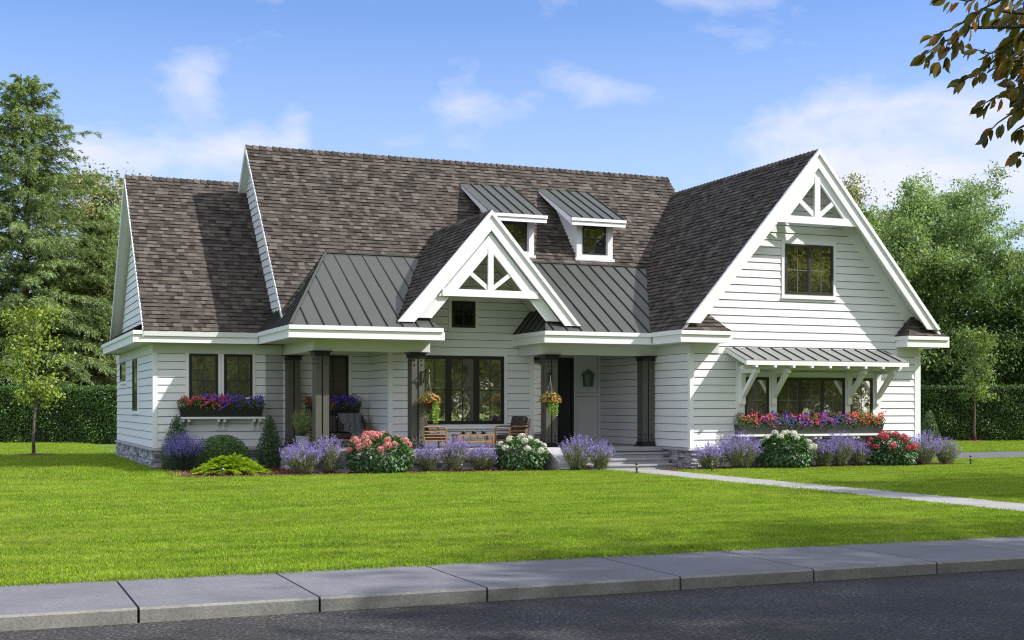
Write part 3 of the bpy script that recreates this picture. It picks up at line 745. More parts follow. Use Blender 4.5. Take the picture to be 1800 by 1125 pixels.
# --- door and panelled wall beside it
mb = MB()
yd = YL
mb.box(15.45, 16.92, yd-.09, yd-.0, ZF-.03, ZF+.02); mb.box(15.45, 15.52, yd-.08, yd, Z0, ZF-.03); mb.box(16.85, 16.92, yd-.08, yd, Z0, ZF-.03); mb.box(15.86, 15.94, yd-.08, yd, Z0, ZF-.03)
df = mb.build('door', 'door', HOUSE)
mb = MB(); mb.box(15.95, 16.84, yd-.04, yd, Z0+.02, ZF-.04)
for z0, z1 in ((.75, 1.15), (1.3, 2.0), (2.15, 2.95)):
    for x0, x1 in ((16.05, 16.36), (16.43, 16.74)): mb.box(x0, x1, yd-.055, yd-.04, z0, z1); mb.box(x0+.04, x1-.04, yd-.062, yd-.055, z0+.04, z1-.04)
mb.build('door_leaf', 'door', df)
MB().box(15.53, 15.85, yd-.045, yd-.02, Z0+.3, ZF-.05).build('pane', 'glass', df)
MB().beam((16.03, yd-.12, 1.5), (16.03, yd-.12, 1.9), .025, .025).beam((16.03, yd-.12, 1.52), (16.03, yd-.05, 1.52), .02, .02).beam((16.03, yd-.12, 1.88), (16.03, yd-.05, 1.88), .02, .02).build('handle', 'postdark', df)
mb = MB()
MB().box(14.72, 15.45, yd-.028, yd, Z0, ZF+.02).build('entry_panelling', 'siding', HOUSE); mb.box(16.92, 17.84, yd-.028, yd, Z0, 3.395)
for a, b, z0, z1 in ((16.93, 17.01, Z0+.0, 3.39), (17.76, 17.84, Z0, 3.39), (17.01, 17.76, 2.0, 2.1), (17.01, 17.76, Z0, .72), (17.01, 17.76, 3.25, 3.39)):
    mb.box(a, b, yd-.05, yd-.02, z0, z1)
pl_ = mb.build('entry_panelling', 'siding', HOUSE)
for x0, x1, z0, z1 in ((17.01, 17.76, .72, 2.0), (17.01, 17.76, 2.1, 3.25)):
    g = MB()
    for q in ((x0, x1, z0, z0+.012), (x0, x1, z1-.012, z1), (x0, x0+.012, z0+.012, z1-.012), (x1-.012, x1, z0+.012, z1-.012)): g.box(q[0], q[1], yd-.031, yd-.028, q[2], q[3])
    g.build('panel_shadow_strip', 'gap', pl_)  # thin dark strips on the panel face, painted shadow reveal
# --- lantern fixed on the panelling
lx, lz, ly = 17.37, 2.33, yd-.16
lan = MB()
def hexr(mb, r0, z0, r1, z1):
    v = [(lx+r*math.cos(t*math.pi/3+.52), ly+r*.7*math.sin(t*math.pi/3+.52), z) for r, z in ((r0, z0), (r1, z1)) for t in range(6)]
    mb.add(v, [tuple(range(6))[::-1], tuple(range(6, 12))]+[(i, (i+1) % 6, 6+(i+1) % 6, 6+i) for i in range(6)])
hexr(lan, .24, lz+.31, .22, lz+.34); hexr(lan, .22, lz+.34, .08, lz+.45); hexr(lan, .05, lz+.45, .02, lz+.50)
hexr(lan, .15, lz-.03, .16, lz)
for t in range(6):
    a = t*math.pi/3+.52; c, s = math.cos(a), math.sin(a)
    lan.beam((lx+.15*c, ly+.105*s, lz), (lx+.18*c, ly+.126*s, lz+.32), .016, .016)
for t in range(6):
    a = t*math.pi/3+.52; b = a+math.pi/3
    p = Vector((lx+.155*math.cos(a), ly+.108*math.sin(a), lz+.02)); q = Vector((lx+.175*math.cos(b), ly+.122*math.sin(b), lz+.30))
    p2 = Vector((lx+.175*math.cos(a), ly+.122*math.sin(a), lz+.30)); q2 = Vector((lx+.155*math.cos(b), ly+.108*math.sin(b), lz+.02))
    lan.beam(p, q, .008, .008); lan.beam(p2, q2, .008, .008)
lan.box(lx-.08, lx+.08, yd-.07, yd-.028, lz+.0, lz+.3)
lanob = lan.build('wall_lantern', 'patina', HOUSE)
g = MB(); hexr(g, .138, lz+.002, .165, lz+.31); g.build('lantern_glass', 'lampglass', lanob)

# --- porch deck, steps, beams
mb = MB(); mb.box(7.66, 17.9, 31.97, 36.05, .46, Z0)
mb.box(7.75, 17.84, 32.05, 36.05, -.1, .46); mb.build('porch_floor', 'concrete', HOUSE)
for i in range(3):
    mb = MB()
    top = .57-.1425*(i+1); yf = 31.97-.33*(i+1)
    mb.box(14.45, 17.62-.06*0, yf+.03, yf+.37, -.1, top-.045); mb.box(14.45, 17.62, yf, yf+.36, top-.045, top)
    mb.build('step', 'concrete', HOUSE)
mb = MB()
mb.prism([(32.0, .60), (31.6, .60), (30.85, .27), (30.8, .20), (30.8, .12), (31.55, .48), (32.0, .48)], 14.05, 14.45, 'x')
ck = mb.build('step_cheek', 'cap', HOUSE)
mb = MB()
mb.prism([(32.0, .47), (31.56, .47), (30.86, .13), (30.86, -.1), (32.0, -.1)], 14.10, 14.40, 'x')
stonewall(mb, (14.10, 30.86, 0), (1, 0, 0), (0, -1, 0), .3, -.1, .12, rr)
mb.build('cheek_stone', 'stone', ck)
def beam(x0, x1, y0, y1):
    m_ = MB(); m_.box(x0, x1, y0, y1, 3.115, 3.396); return m_
b = beam(7.98, 11.1, 32.47, 32.80); b.box(7.98, 8.30, 32.80, 35.99, 3.115, 3.396); b.box(10.78, 11.1, 32.80, 33.97, 3.115, 3.396); b.build('porch_beam', 'soffit', HOUSE)
b = beam(14.25, 17.84, 32.47, 32.80); b.box(14.25, 14.57, 32.80, 33.97, 3.115, 3.396); b.build('porch_beam', 'soffit', HOUSE)
def column(x, y, half=False):
    c = MB(); r = .18; z0, z1 = Z0, 3.115
    c.box(x-.115, x+.115, y-.115, y+.115, z0+.08, z1-.1)
    core = c.build('column', 'postdark', HOUSE)
    p = MB()
    for sx in (-1, 1):
        for sy in (-1, 1):
            p.box(min(x+sx*.018, x+sx*.175), max(x+sx*.018, x+sx*.175), min(y+sy*.018, y+sy*.175), max(y+sy*.018, y+sy*.175), z0+.13, z1-.14)
    p.build('corner_post', 'post', core, bevel=.004)
    k = MB(); k.box(x-.20, x+.20, y-.20, y+.20, z0+.036, z0+.13); k.box(x-.25, x+.25, y-.25, y+.25, z0-.0+.001, z0+.035); k.build('base', 'postdark', core); k = MB()
    k.box(x-.20, x+.20, y-.20, y+.20, z1-.14, z1-.05)
    k.add([(x-.20,y-.20,z1-.05),(x+.20,y-.20,z1-.05),(x+.20,y+.20,z1-.05),(x-.20,y+.20,z1-.05),(x-.26,y-.26,z1-.012),(x+.26,y-.26,z1-.012),(x+.26,y+.26,z1-.012),(x-.26,y+.26,z1-.012),
           (x-.26,y-.26,z1),(x+.26,y-.26,z1),(x+.26,y+.26,z1),(x-.26,y+.26,z1)], [(0,1,5,4),(1,2,6,5),(2,3,7,6),(3,0,4,7),(4,5,9,8),(5,6,10,9),(6,7,11,10),(7,4,8,11),(8,9,10,11),(3,2,1,0)])
    k.build('cap', 'postdark', core)
    for z in (z0+.20, z0+.32, z1-.21, z1-.33):
        for a in (-.097, .097):
            for (px, py, dx, dy) in ((x+a, y-.175, 0, -1), (x-.175, y+a, -1, 0)):
                bo = MB().tube([(px, py, z), (px+dx*.02, py+dy*.02, z)], [.021, .016], 8); bo.build('bolt', 'postdark', core)
    return core
COLS = [column(*p) for p in ((8.22, 35.84), (8.21, 32.65), (10.77, 32.65), (14.61, 32.65), (17.60, 32.65))]
# hooks on two columns
def hook(col, x, y, bx, by):
    h = MB(); z = 2.62; w = Vector((x, y, 0)); e = Vector((bx, by, 0)); d = (e-w)
    h.tube([w+Vector((0, 0, z-.35)), w+Vector((0, 0, z))], .022, 8)
    path = [w+Vector((0, 0, z-.3)), w+d*.25+Vector((0, 0, z-.30)), w+d*.35+Vector((0, 0, z-.12)), w+d*.6+Vector((0, 0, z+.03)), w+d*.9+Vector((0, 0, z+.03)), w+d+Vector((0, 0, z-.03)), w+d*.97+Vector((0, 0, z-.08))]
    h.tube(path, .016, 8); h.tube([w+Vector((0, 0, z-.05)), w+d*.3+Vector((0, 0, z-.02)), w+d*.6+Vector((0, 0, z+.03))], .014, 6)
    h.build('basket_hook', 'postdark', col)
hook(COLS[2], 10.86, 32.46, 10.98, 32.18); hook(COLS[3], 14.53, 32.46, 14.43, 32.16)

# --- dormers
def dormer(x0):
    x1 = x0+1.79; y0 = 35.32; zt0 = 7.36; sd = .475
    yb = (9.41-S1*38.7-(zt0-sd*y0))/(sd-S1); zb = mz(yb)
    top = MB(); o = seam('dormer', [[(x0, y0, zt0), (x1, y0, zt0), (x1, yb, zb), (x0, yb, zb)]], spacing=.345, off=.32, th=.02)
    f = MB(); f.box(x0, x1, y0-.0, y0+.04, zt0-.23, zt0-.022); f.box(x0-.02, x1+.02, y0-.03, y0+.04, zt0-.10, zt0-.012)
    for xa in (x0, x1-.035): f.prism([(y0+.04, zt0-.02), (yb, zb-.02), (yb-.05, zb-.12), (y0+.04, zt0-.23)], xa, xa+.035, 'x')
    f.prism([(y0+.04, zt0-.03), (yb-.1, zb-.05), (yb-.3, zb-.16), (y0+.04, zt0-.12)], x0+.035, x1-.035, 'x')
    f.build('dormer_fascia', 'trim', o)
    a, b = x0+.34, x0+1.46; yf = 35.68; zf = mz(yf)
    w = MB(); ztop = zt0+sd*(yf-y0)-.1
    w.prism([(yf, zf-.1), (yf, ztop), (yb-.2, zb-.12), (yb-.25, zb-.42)], a, b, 'x')
    w.box(a-.05, a+.12, yf-.05, yf+.05, zf-.02, ztop-.02); w.box(b-.12, b+.05, yf-.05, yf+.05, zf-.02, ztop-.02)
    w.box(a+.12, b-.12, yf-.05, yf, ztop-.16, ztop-.02); w.box(a+.12, b-.12, yf-.05, yf, zf-.02, zf+.13); w.box(a-.1, b+.1, yf-.08, yf, zf-.06, zf+.03)
    w.prism([(yf+.05, zf+.08), (yf+.05, zf-.0), (yb-.25, zb-.36), (yb-.25, zb-.28)], a-.02, a, 'x')
    w.build('dormer_wall', 'siding', o)
    fa, fb, fc, fd = a+.17, b-.17, zf+.15, ztop-.19
    fr = MB()
    for q in ((fa, fa+.04, fc, fd), (fb-.04, fb, fc, fd), (fa+.04, fb-.04, fc, fc+.04), (fa+.04, fb-.04, fd-.04, fd)): fr.box(q[0], q[1], yf-.03, yf, q[2], q[3])
    fr.box((fa+fb)/2-.012, (fa+fb)/2+.012, yf-.022, yf, fc+.04, fd-.04); fr.box(fa+.04, fb-.04, yf-.0215, yf, (fc+fd)/2-.012, (fc+fd)/2+.012)
    fr.build('dormer_window_frame', 'black', o)
    MB().box(fa+.04, fb-.04, yf-.012, yf-.001, fc+.04, fd-.04).build('dormer_pane', 'glass_dim', o)
dormer(13.94); dormer(16.56)

# --- shelf + brackets under the window boxes; awning
def shelf(x0, x1, y, z, xs, depth=.34, curved=False):
    s = MB(); s.box(x0, x1, y-depth, y-.0, z-.055, z); o = s.build('window_shelf', 'trim', HOUSE)
    for x in xs:
        b = MB()
        b.box(x-.035, x+.035, y-depth+.03, y-.02, z-.13, z-.055)
        if curved:
            pts = [(y-.02, z-.13), (y-depth+.1, z-.13)]
            for k in range(6):
                t = k/5*math.pi/2; pts.append((y-.10-(depth-.2)*(1-math.sin(t)), z-.13-.03-(.24)*(1-math.cos(t))))
            pts += [(y-.10, z-.45), (y-.02, z-.45)]
            b.prism(pts, x-.03, x+.03, 'x')
        else:
            b.box(x-.03, x+.03, y-.10, y-.02, z-.36, z-.13); b.prism([(y-.1, z-.13), (y-.22, z-.13), (y-.1, z-.25)], x-.02, x+.02, 'x')
        b.build('bracket', 'trim', o)
shelf(5.10, 7.42, YL, 1.41, [5.22, 5.37, 6.17, 6.33, 7.13, 7.29])
shelf(8.55, 10.2, YL, 1.42, [8.7, 9.4, 10.05])
shelf(19.10, 24.02, YR, .93, [19.45, 21.65, 21.82, 22.95, 23.1, 23.85], .36, True)
aw = seam('awning', [[(18.94, 29.54, 2.94), (24.27, 29.54, 2.94), (24.27, 30.55, 3.30), (18.94, 30.55, 3.30)]], spacing=.402, off=.2, rib=.03, m='awnmetal', rm='black', th=.022)
f = MB(); f.box(18.94, 24.27, 29.525, 29.56, 2.80, 2.915); f.prism([(29.56, 2.915), (30.55, 3.275), (30.55, 3.17), (29.56, 2.80)], 18.94, 18.975, 'x'); f.prism([(29.56, 2.915), (30.55, 3.275), (30.55, 3.17), (29.56, 2.80)], 24.235, 24.27, 'x')
f.build('awning_fascia', 'trim', aw)
r = Each()
for k in range(9):
    x = 19.25+k*.59; r.prism([(29.50, 2.80), (30.55, 3.17), (30.55, 3.10), (29.60, 2.735), (29.50, 2.735)], x-.035, x+.035, 'x')
r.box(19.0, 24.2, 29.80, 29.88, 2.70, 2.80); r.build('rafter', 'trim', aw)
for x in (19.42, 20.42, 22.95, 23.95):
    b = MB()
    b.box(x-.075, x+.075, YR-.14, YR-.045, 1.75, 2.80)
    b.box(x-.06, x+.06, 29.72, YR-.14, 2.60, 2.72)
    b.beam((x, YR-.12, 1.98), (x, 29.84, 2.62), .11, .12)
    b.build('awning_bracket', 'trim', aw)
# downpipe at the right corner
MB().box(25.44, 25.52, YR-.03, YR+.05, .5, 3.30).build('downpipe', 'trim', HOUSE)

# ------------------------------------------------------------------ furniture
def armchair(x, y, rot, label):
    root = empty('armchair', (x, y, Z0), label, 'armchair', 'slatted wooden armchairs on the porch')
    T = Matrix.Translation((x, y, Z0)) @ Matrix.Rotation(rot, 4, 'Z')
    def tr(mb): mb.v = [tuple(T @ Vector(p)) for p in mb.v]; return mb
    # local: faces -y ; width .62, depth .68
    w = MB()
    for sx in (-.31, .31):
        w.tube([(sx, -.33, 0), (sx, -.33, .50), (sx, -.29, .56), (sx, -.22, .58), (sx, .36, .58)], .022, 8)
        w.tube([(sx, .24, 0), (sx, .30, .3), (sx, .40, .78)], .022, 8)
        for z in (.22, .30, .38, .46): w.beam((sx, -.33, z), (sx, .28+z*.12, z), .02, .03)
    for z in (.22, .30, .38, .46, .54, .62, .70, .77): w.beam((-.31, .27+(z-.2)*.22, z), (.31, .27+(z-.2)*.22, z), .02, .035)
    w.beam((-.31, -.33, .2), (.31, -.33, .2), .03, .05); w.beam((-.31, .24, .2), (.31, .24, .2), .03, .05)
    tr(w).build('frame', 'wood', root)
    c = MB(); c.box(-.28, .28, -.33, .26, .23, .36); tr(c).build('seat_cushion', 'cushion', root, bevel=.04)
    c = MB(); c.prism([(.10, .37), (.26, .37), (.38, .84), (.22, .86)], -.27, .27, 'x'); tr(c).build('back_cushion', 'cushion', root, bevel=.04)
    return root
armchair(11.32, 33.05, R(90), 'wooden slatted armchair half hidden behind the porch column with the hanging basket')
armchair(13.62, 32.95, R(-72), 'wooden slatted armchair with brown cushions between the low table and the front door')
# low table
x0, x1, y0, y1 = 11.98, 13.02, 32.72, 33.25; zt = Z0+.37
tb = empty('coffee_table', (12.5, 33, Z0), 'low slatted wooden table with cups on it between the two armchairs', 'coffee table')
m1 = MB(); m1.box(x0, x1, y0, y0+.05, zt-.035, zt); m1.box(x0, x1, y1-.05, y1, zt-.035, zt); m1.box(x0, x0+.05, y0+.05, y1-.05, zt-.035, zt); m1.box(x1-.05, x1, y0+.05, y1-.05, zt-.035, zt)
for k in range(6): m1.box(x0+.055, x1-.055, y0+.06+k*.07, y0+.115+k*.07, zt-.025, zt-.004)
m1.build('tabletop', 'wood', tb)
m1 = MB(); m1.box(x0+.03, x1-.03, y0+.01, y0+.04, zt-.20, zt-.165); m1.box(x0+.03, x1-.03, y1-.04, y1-.01, zt-.20, zt-.165)
for k in range(5):
    for yy in (y0+.012, y1-.038): m1.box(x0+.12+k*.2, x0+.145+k*.2, yy, yy+.026, zt-.165, zt-.035)
m1.build('rail', 'wood', tb)
for xx in (x0, x1-.05):
    for yy in (y0, y1-.05): MB().box(xx, xx+.05, yy, yy+.05, Z0, zt-.036).build('leg', 'wood', tb, bevel=.004)
for i, (cx_, lab) in enumerate(((12.22, 'dark cup and saucer at the left end of the low table'), (12.52, 'dark cup and saucer in the middle of the low table'), (12.80, 'dark cup and saucer at the right end of the low table'))):
    cp = empty('cup_and_saucer', (cx_, 32.98, zt), lab, 'cup', 'cups on the low porch table')
    MB().lathe(cx_, 32.98, [(.0, zt), (.05, zt+.004), (.10, zt+.016), (.095, zt+.02), (.0, zt+.012)], 18).build('saucer', 'cup', cp, True)
    MB().lathe(cx_, 32.98, [(.0, zt+.016), (.035, zt+.018), (.055, zt+.05), (.06, zt+.085), (.054, zt+.085), (.03, zt+.03), (0, zt+.03)], 18).tube([(cx_+.055, 32.98, zt+.07), (cx_+.085, 32.98, zt+.065), (cx_+.08, 32.98, zt+.035), (cx_+.05, 32.98, zt+.04)], .006, 6).build('cup', 'cup', cp, True)
# sofa in the recess
sx0, sx1, sy0, sy1 = 8.55, 10.25, 34.85, 35.65
sf = empty('sofa', (9.4, 35.2, Z0), 'wooden porch sofa with brown cushions under the shaded window', 'sofa')
w = MB()
for sx in (sx0+.02, sx1-.02):
    w.tube([(sx, sy0, Z0), (sx, sy0, Z0+.55), (sx, sy0+.1, Z0+.6), (sx, sy1, Z0+.6)], .025, 8); w.tube([(sx, sy1-.1, Z0), (sx, sy1, Z0+.75)], .025, 8)
    for z in (.25, .34, .43, .52): w.beam((sx, sy0, Z0+z), (sx, sy1, Z0+z), .02, .035)
w.box(sx0, sx1, sy0-.02, sy0+.02, Z0+.17, Z0+.225); w.box(sx0, sx1, sy1-.02, sy1+.02, Z0+.17, Z0+.225)
for z in (.3, .4, .5, .6, .7): w.beam((sx0, sy1+.02, Z0+z), (sx1, sy1+.02, Z0+z), .02, .04)
w.build('frame', 'wood', sf)
for k in range(2):
    a = sx0+.06+k*.79; c = MB(); c.box(a, a+.78, sy0, sy1-.1, Z0+.23, Z0+.38); c.build('seat_cushion', 'cushion', sf, bevel=.04)
    c = MB(); c.prism([(sy1-.28, Z0+.39), (sy1-.10, Z0+.39), (sy1-.02, Z0+.86), (sy1-.16, Z0+.88)], a+.01, a+.77, 'x'); c.build('back_cushion', 'cushion', sf, bevel=.05)
# blanket: draped sheet with folds
P_ = [(sy1+.03, Z0+.70), (sy1-.02, Z0+.90), (sy1-.16, Z0+.905), (sy1-.25, Z0+.62), (sy1-.31, Z0+.42), (sy0+.12, Z0+.405), (sy0-.035, Z0+.36), (sy0-.05, Z0+.16)]
vs = []; nu = 26; prof = []
for i in range(len(P_)-1):
    for k in range(5): t = k/5; prof.append((P_[i][0]*(1-t)+P_[i+1][0]*t, P_[i][1]*(1-t)+P_[i+1][1]*t))
prof.append(P_[-1])
for j, (yy, zz) in enumerate(prof):
    for i in range(nu):
        u = i/(nu-1); s_ = j/len(prof); x = 9.42+.62*u+.22*s_*(1 if j > 14 else .3)+.04*math.sin(j*.5+u*3)
        fo = .018*math.sin(u*22+s_*5)+.010*math.sin(u*41+s_*11)
        vs.append((x, yy-.02-fo*(.8), zz+.012+abs(fo)*.6))
fs = [(j*nu+i, j*nu+i+1, (j+1)*nu+i+1, (j+1)*nu+i) for j in range(len(prof)-1) for i in range(nu-1)]
bl = MB(); bl.add(vs, fs); o = bl.build('blanket', 'blanket', None, True); md = o.modifiers.new('solid', 'SOLIDIFY'); md.thickness = .012
tag(o, 'grey throw blanket draped over the back and seat of the porch sofa', 'blanket')
# ------------------------------------------------------------------ garden plants
M['box_leaf'] = island_mat('boxwood_leaf', [(.035, .10, .015), (.08, .19, .03), (.17, .32, .07)], .45, .15, .5, 2.5, .25)
M['cone_leaf'] = island_mat('cone_shrub_leaf', [(.045, .09, .035), (.085, .15, .06), (.16, .25, .11)], .5, .15, .5, 2.5, .25)
M['jun_leaf'] = island_mat('golden_leaf', [(.20, .34, .015), (.36, .52, .03), (.52, .62, .08)], .6, .3, .3)
M['lav_leaf'] = island_mat('lavender_leaf', [(.12, .15, .07), (.24, .28, .16), (.42, .45, .32)], .7, .2, .3)
M['lav_fl'] = island_mat('lavender_flower', [(.20, .14, .52), (.34, .27, .74), (.55, .48, .88)], .7, .25, .2)
M['sal_leaf'] = island_mat('salvia_leaf', [(.04, .08, .055), (.08, .14, .10), (.15, .21, .18)], .6, .2, .3)
M['sal_fl'] = island_mat('salvia_flower', [(.16, .12, .52), (.27, .22, .70), (.44, .38, .84)], .7, .25, .2)
M['hyd_leaf'] = island_mat('hydrangea_leaf', [(.025, .075, .018), (.055, .15, .04), (.13, .26, .09)], .38, .2, .5)
M['pink'] = island_mat('pink_petals', [(.58, .14, .17), (.75, .28, .30), (.86, .52, .50)], .7, .25, .2)
M['white'] = island_mat('white_petals', [(.62, .64, .58), (.78, .79, .74), (.88, .88, .85)], .7, .2, .2)
M['crimson'] = island_mat('crimson_petals', [(.42, .025, .07), (.60, .07, .13), (.72, .20, .25)], .7, .2, .2)
M['redp'] = island_mat('red_petunia', [(.52, .03, .07), (.72, .10, .16), (.82, .28, .30)], .6, .3, .2)
M['salmon'] = island_mat('salmon_petunia', [(.55, .06, .05), (.70, .16, .11), (.75, .34, .24)], .6, .3, .2)
M['bluep'] = island_mat('blue_petunia', [(.09, .04, .48), (.16, .09, .65), (.30, .20, .80)], .6, .3, .2)
M['orangep'] = island_mat('orange_flower', [(.60, .12, .03), (.75, .24, .08), (.80, .42, .22)], .6, .3, .2)
M['fl_leaf'] = island_mat('bedding_leaf', [(.045, .11, .02), (.10, .21, .04), (.22, .35, .09)], .5, .25, .4)
M['trail'] = island_mat('trailing_leaf', [(.12, .24, .03), (.24, .38, .06), (.38, .50, .12)], .5, .3, .3)
M['twig'] = mat('green_stem', (.06, .075, .03), .9)

def stems_obj(name, paths, r, m, parent):
    mb = MB()
    for p in paths: mb.tube(p, [r*(1-.6*i/(len(p)-1)) for i in range(len(p))], 4, False)
    return mb.build(name, m, parent)
def shell(rg, n, f, L, Wd, out=.6, inner=.25):
    """leaves on and just inside a surface; f(rg,n)->points, normals"""
    p, nn = f(rg, n); p = p-nn*(rg.random((n, 1))**2)*inner
    d = rdir(rg, n)*.8+nn*out+arr(0, 0, .25); fn = nn+rdir(rg, n)*.7
    return leaves(p, d, fn, rg.uniform(L*.6, L*1.3, n), rg.uniform(Wd*.7, Wd*1.2, n), .15, .1)
def lathe_surface(prof, lump=.03):
    """profile [(r,z)] -> sampler"""
    pr = np.array(prof, float); seg = np.linalg.norm(np.diff(pr, axis=0), axis=1)*(pr[1:, 0]+pr[:-1, 0]+.02); cs = np.concatenate([[0], np.cumsum(seg)])/seg.sum()
    def f(rg, n):
        t = rg.random(n); i = np.clip(np.searchsorted(cs, t)-1, 0, len(pr)-2); k = (t-cs[i])/(cs[i+1]-cs[i]+1e-9)
        r = pr[i, 0]*(1-k)+pr[i+1, 0]*k; z = pr[i, 1]*(1-k)+pr[i+1, 1]*k
        dr = pr[i+1, 0]-pr[i, 0]; dz = pr[i+1, 1]-pr[i, 1]
        a = rg.random(n)*2*math.pi
        r = r*(1+lump*np.sin(a*5+z*9)+lump*np.sin(a*11-z*17)+rg.normal(0, lump*.6, n))
        nn = unit(np.stack([np.cos(a)*dz, np.sin(a)*dz, -dr], 1)); return np.stack([r*np.cos(a), r*np.sin(a), z], 1), nn
    return f
def clipped(name, label, cat, x, y, prof, n, L, Wd, m, seed, group=None):
    rg = np.random.default_rng(seed); root = empty(name, (x, y, 0), label, cat, group); off = arr(x, y, 0)
    v, f = shell(rg, n, lathe_surface(prof), L, Wd); v2, f2 = shell(rg, n//3, lathe_surface([(r*.8, z*.94) for r, z in prof]), L*1.2, Wd*1.3)
    leaf_obj('foliage', [(v+off, f), (v2+off, f2)], m, root)
    zt = prof[-1][1]; ps = [[(x, y, 0), (x+.01, y, zt*.5), (x, y, zt*.9)]]
    for k in range(14):
        a = rg.random()*6.28; z = rg.uniform(.1, .7)*zt; r = .7*np.interp(z, [q[1] for q in prof], [q[0] for q in prof]); ps.append([(x, y, z*.6), (x+math.cos(a)*r, y+math.sin(a)*r, z+.1)])
    stems_obj('stem', ps, .02, 'barkd', root); return root
cone = lambda h, r: [(.02, .02), (r*.9, .06), (r, .22*h), (r*.86, .42*h), (r*.58, .66*h), (r*.33, .86*h), (r*.14, .96*h), (.01, h)]
clipped('cone_shrub', 'dark green conical shrub at the house corner, standing behind the violet-blue salvia', 'shrub', 5.02, 35.55, cone(1.48, .42), 5200, .045, .026, 'cone_leaf', 1, 'conical clipped shrubs')
clipped('cone_shrub', 'tall dark green conical shrub against the wall beside the porch, right of the domed bush', 'shrub', 7.42, 35.1, cone(1.46, .37), 5600, .045, .026, 'cone_leaf', 2, 'conical clipped shrubs')
clipped('cone_shrub', 'small green conical shrub far back on the right, in front of the tall hedge', 'shrub', 34.7, 41.0, cone(1.55, .42), 3500, .06, .035, 'cone_leaf', 3, 'conical clipped shrubs')
dome = [(.70, .03), (.76, .12), (.78, .30), (.72, .50), (.58, .66), (.36, .77), (.14, .815), (.01, .82)]
clipped('domed_bush', 'round clipped dark green dome bush under the first window box', 'bush', 6.12, 34.9, [(r*.93, z*1.13) for r, z in dome], 9000, .036, .024, 'box_leaf', 4)

def lavender(x, y, w, h, seed, label, leafm='lav_leaf', flm='lav_fl', name='lavender', cat='lavender', dens=1., purple=1., group='lavender plants along the bed'):
    rg = np.random.default_rng(seed); root = empty(name, (x, y, 0), label, cat, group)
    nst = int(200*dens*max(.6, w)); bl = []; fl = []; paths = []; cx = arr(x, y, 0)
    for i in range(nst):
        a = rg.random()*6.283; sp = math.sqrt(rg.random()); hh = h*rg.uniform(.66, 1.12)*(1-.28*sp**2)
        b = arr(math.cos(a), math.sin(a), 0)*w*.18*sp+arr(rg.normal(0, .02), rg.normal(0, .02), 0)
        tip = b+arr(math.cos(a)*w*.42*sp, math.sin(a)*w*.42*sp, hh)
        mid = (b+tip)/2+arr(0, 0, hh*.08)-arr(math.cos(a), math.sin(a), 0)*w*.05*sp
        T = np.linspace(0, 1, 9)[:, None]; q = (1-T)**2*b+2*T*(1-T)*mid+T*T*tip
        if i % 3 == 0: paths.append([tuple(cx+k) for k in q[::2]])
        n = 17; t = rg.uniform(.10, .74, n)[:, None]; p = (1-t)**2*b+2*t*(1-t)*mid+t*t*tip+rg.normal(0, .015, (n, 3))
        d = rdir(rg, n)*.6+unit(tip[None]-b[None])*.9; bl.append(leaves(p+cx, d, rdir(rg, n), rg.uniform(.05, .10, n), rg.uniform(.008, .014, n), .1, .1))
        if rg.random() < (.92 if name == 'salvia' else .85)*purple:
            n = 22 if name == 'salvia' else 19; t = rg.uniform(.66 if name == 'salvia' else .74, 1.0, n)[:, None]; p = (1-t)**2*b+2*t*(1-t)*mid+t*t*tip+rg.normal(0, .011, (n, 3))
            d = rdir(rg, n)+arr(0, 0, .5); fl.append(leaves(p+cx, d, rdir(rg, n), rg.uniform(.018, .034, n), rg.uniform(.012, .022, n), .2))
    leaf_obj('foliage', bl, leafm, root); leaf_obj('flower_spikes', fl, flm, root); stems_obj('stems', paths, .004, 'twig', root); return root
lavender(5.06, 34.6, 1.02, 1.02, 11, 'violet-blue salvia clump at the left end of the flower bed by the house corner', 'sal_leaf', 'sal_fl', 'salvia', 'salvia', 1.5, 1.0, None)
LV = [(7.52, 31.75, .95, .82, 12, 'lavender with a broad pale purple top, just right of the tall conical shrub', 1),
      (8.22, 31.78, .66, .98, 13, 'tall thin grey-green lavender between the front porch column and the pink hydrangea', .8),
      (10.80, 31.72, .62, .74, 14, 'low lavender immediately right of the pink hydrangea', 1),
      (11.50, 31.72, .72, .90, 15, 'tallest lavender of the three in front of the low wooden table', 1),
      (12.26, 31.66, .80, .72, 16, 'wide low lavender immediately left of the white hydrangea by the porch steps', 1),
      (14.55, 30.72, .84, .95, 17, 'tall airy lavender in front of the sloping step cheek', .9),
      (15.18, 30.62, .66, .80, 18, 'lavender at the foot of the porch steps, beside the path', .9),
      (18.06, 29.98, .72, .72, 19, 'small lavender beside the stone corner at the start of the right bed', 1),
      (19.05, 30.02, 1.06, .98, 20, 'big lavender left of the white hydrangea under the awning', 1.1),
      (21.72, 30.0, .66, .78, 21, 'low lavender touching the right side of the white hydrangea under the awning', .9),
      (22.25, 29.98, .78, .98, 22, 'tall lavender in the middle of the right bed, under the long window box', 1.1),
      (22.98, 30.02, .60, .74, 23, 'low grey lavender immediately left of the crimson hydrangea', .9),
      (25.15, 29.98, .92, .96, 24, 'full lavender immediately right of the crimson hydrangea', 1.1),
      (25.98, 30.0, .76, .82, 25, 'pale silvery lavender at the far right end of the bed', .6)]
for x, y, w, h, sd, lab, pu in LV: lavender(x, y, w, h, sd, lab, purple=pu, dens=1.15)

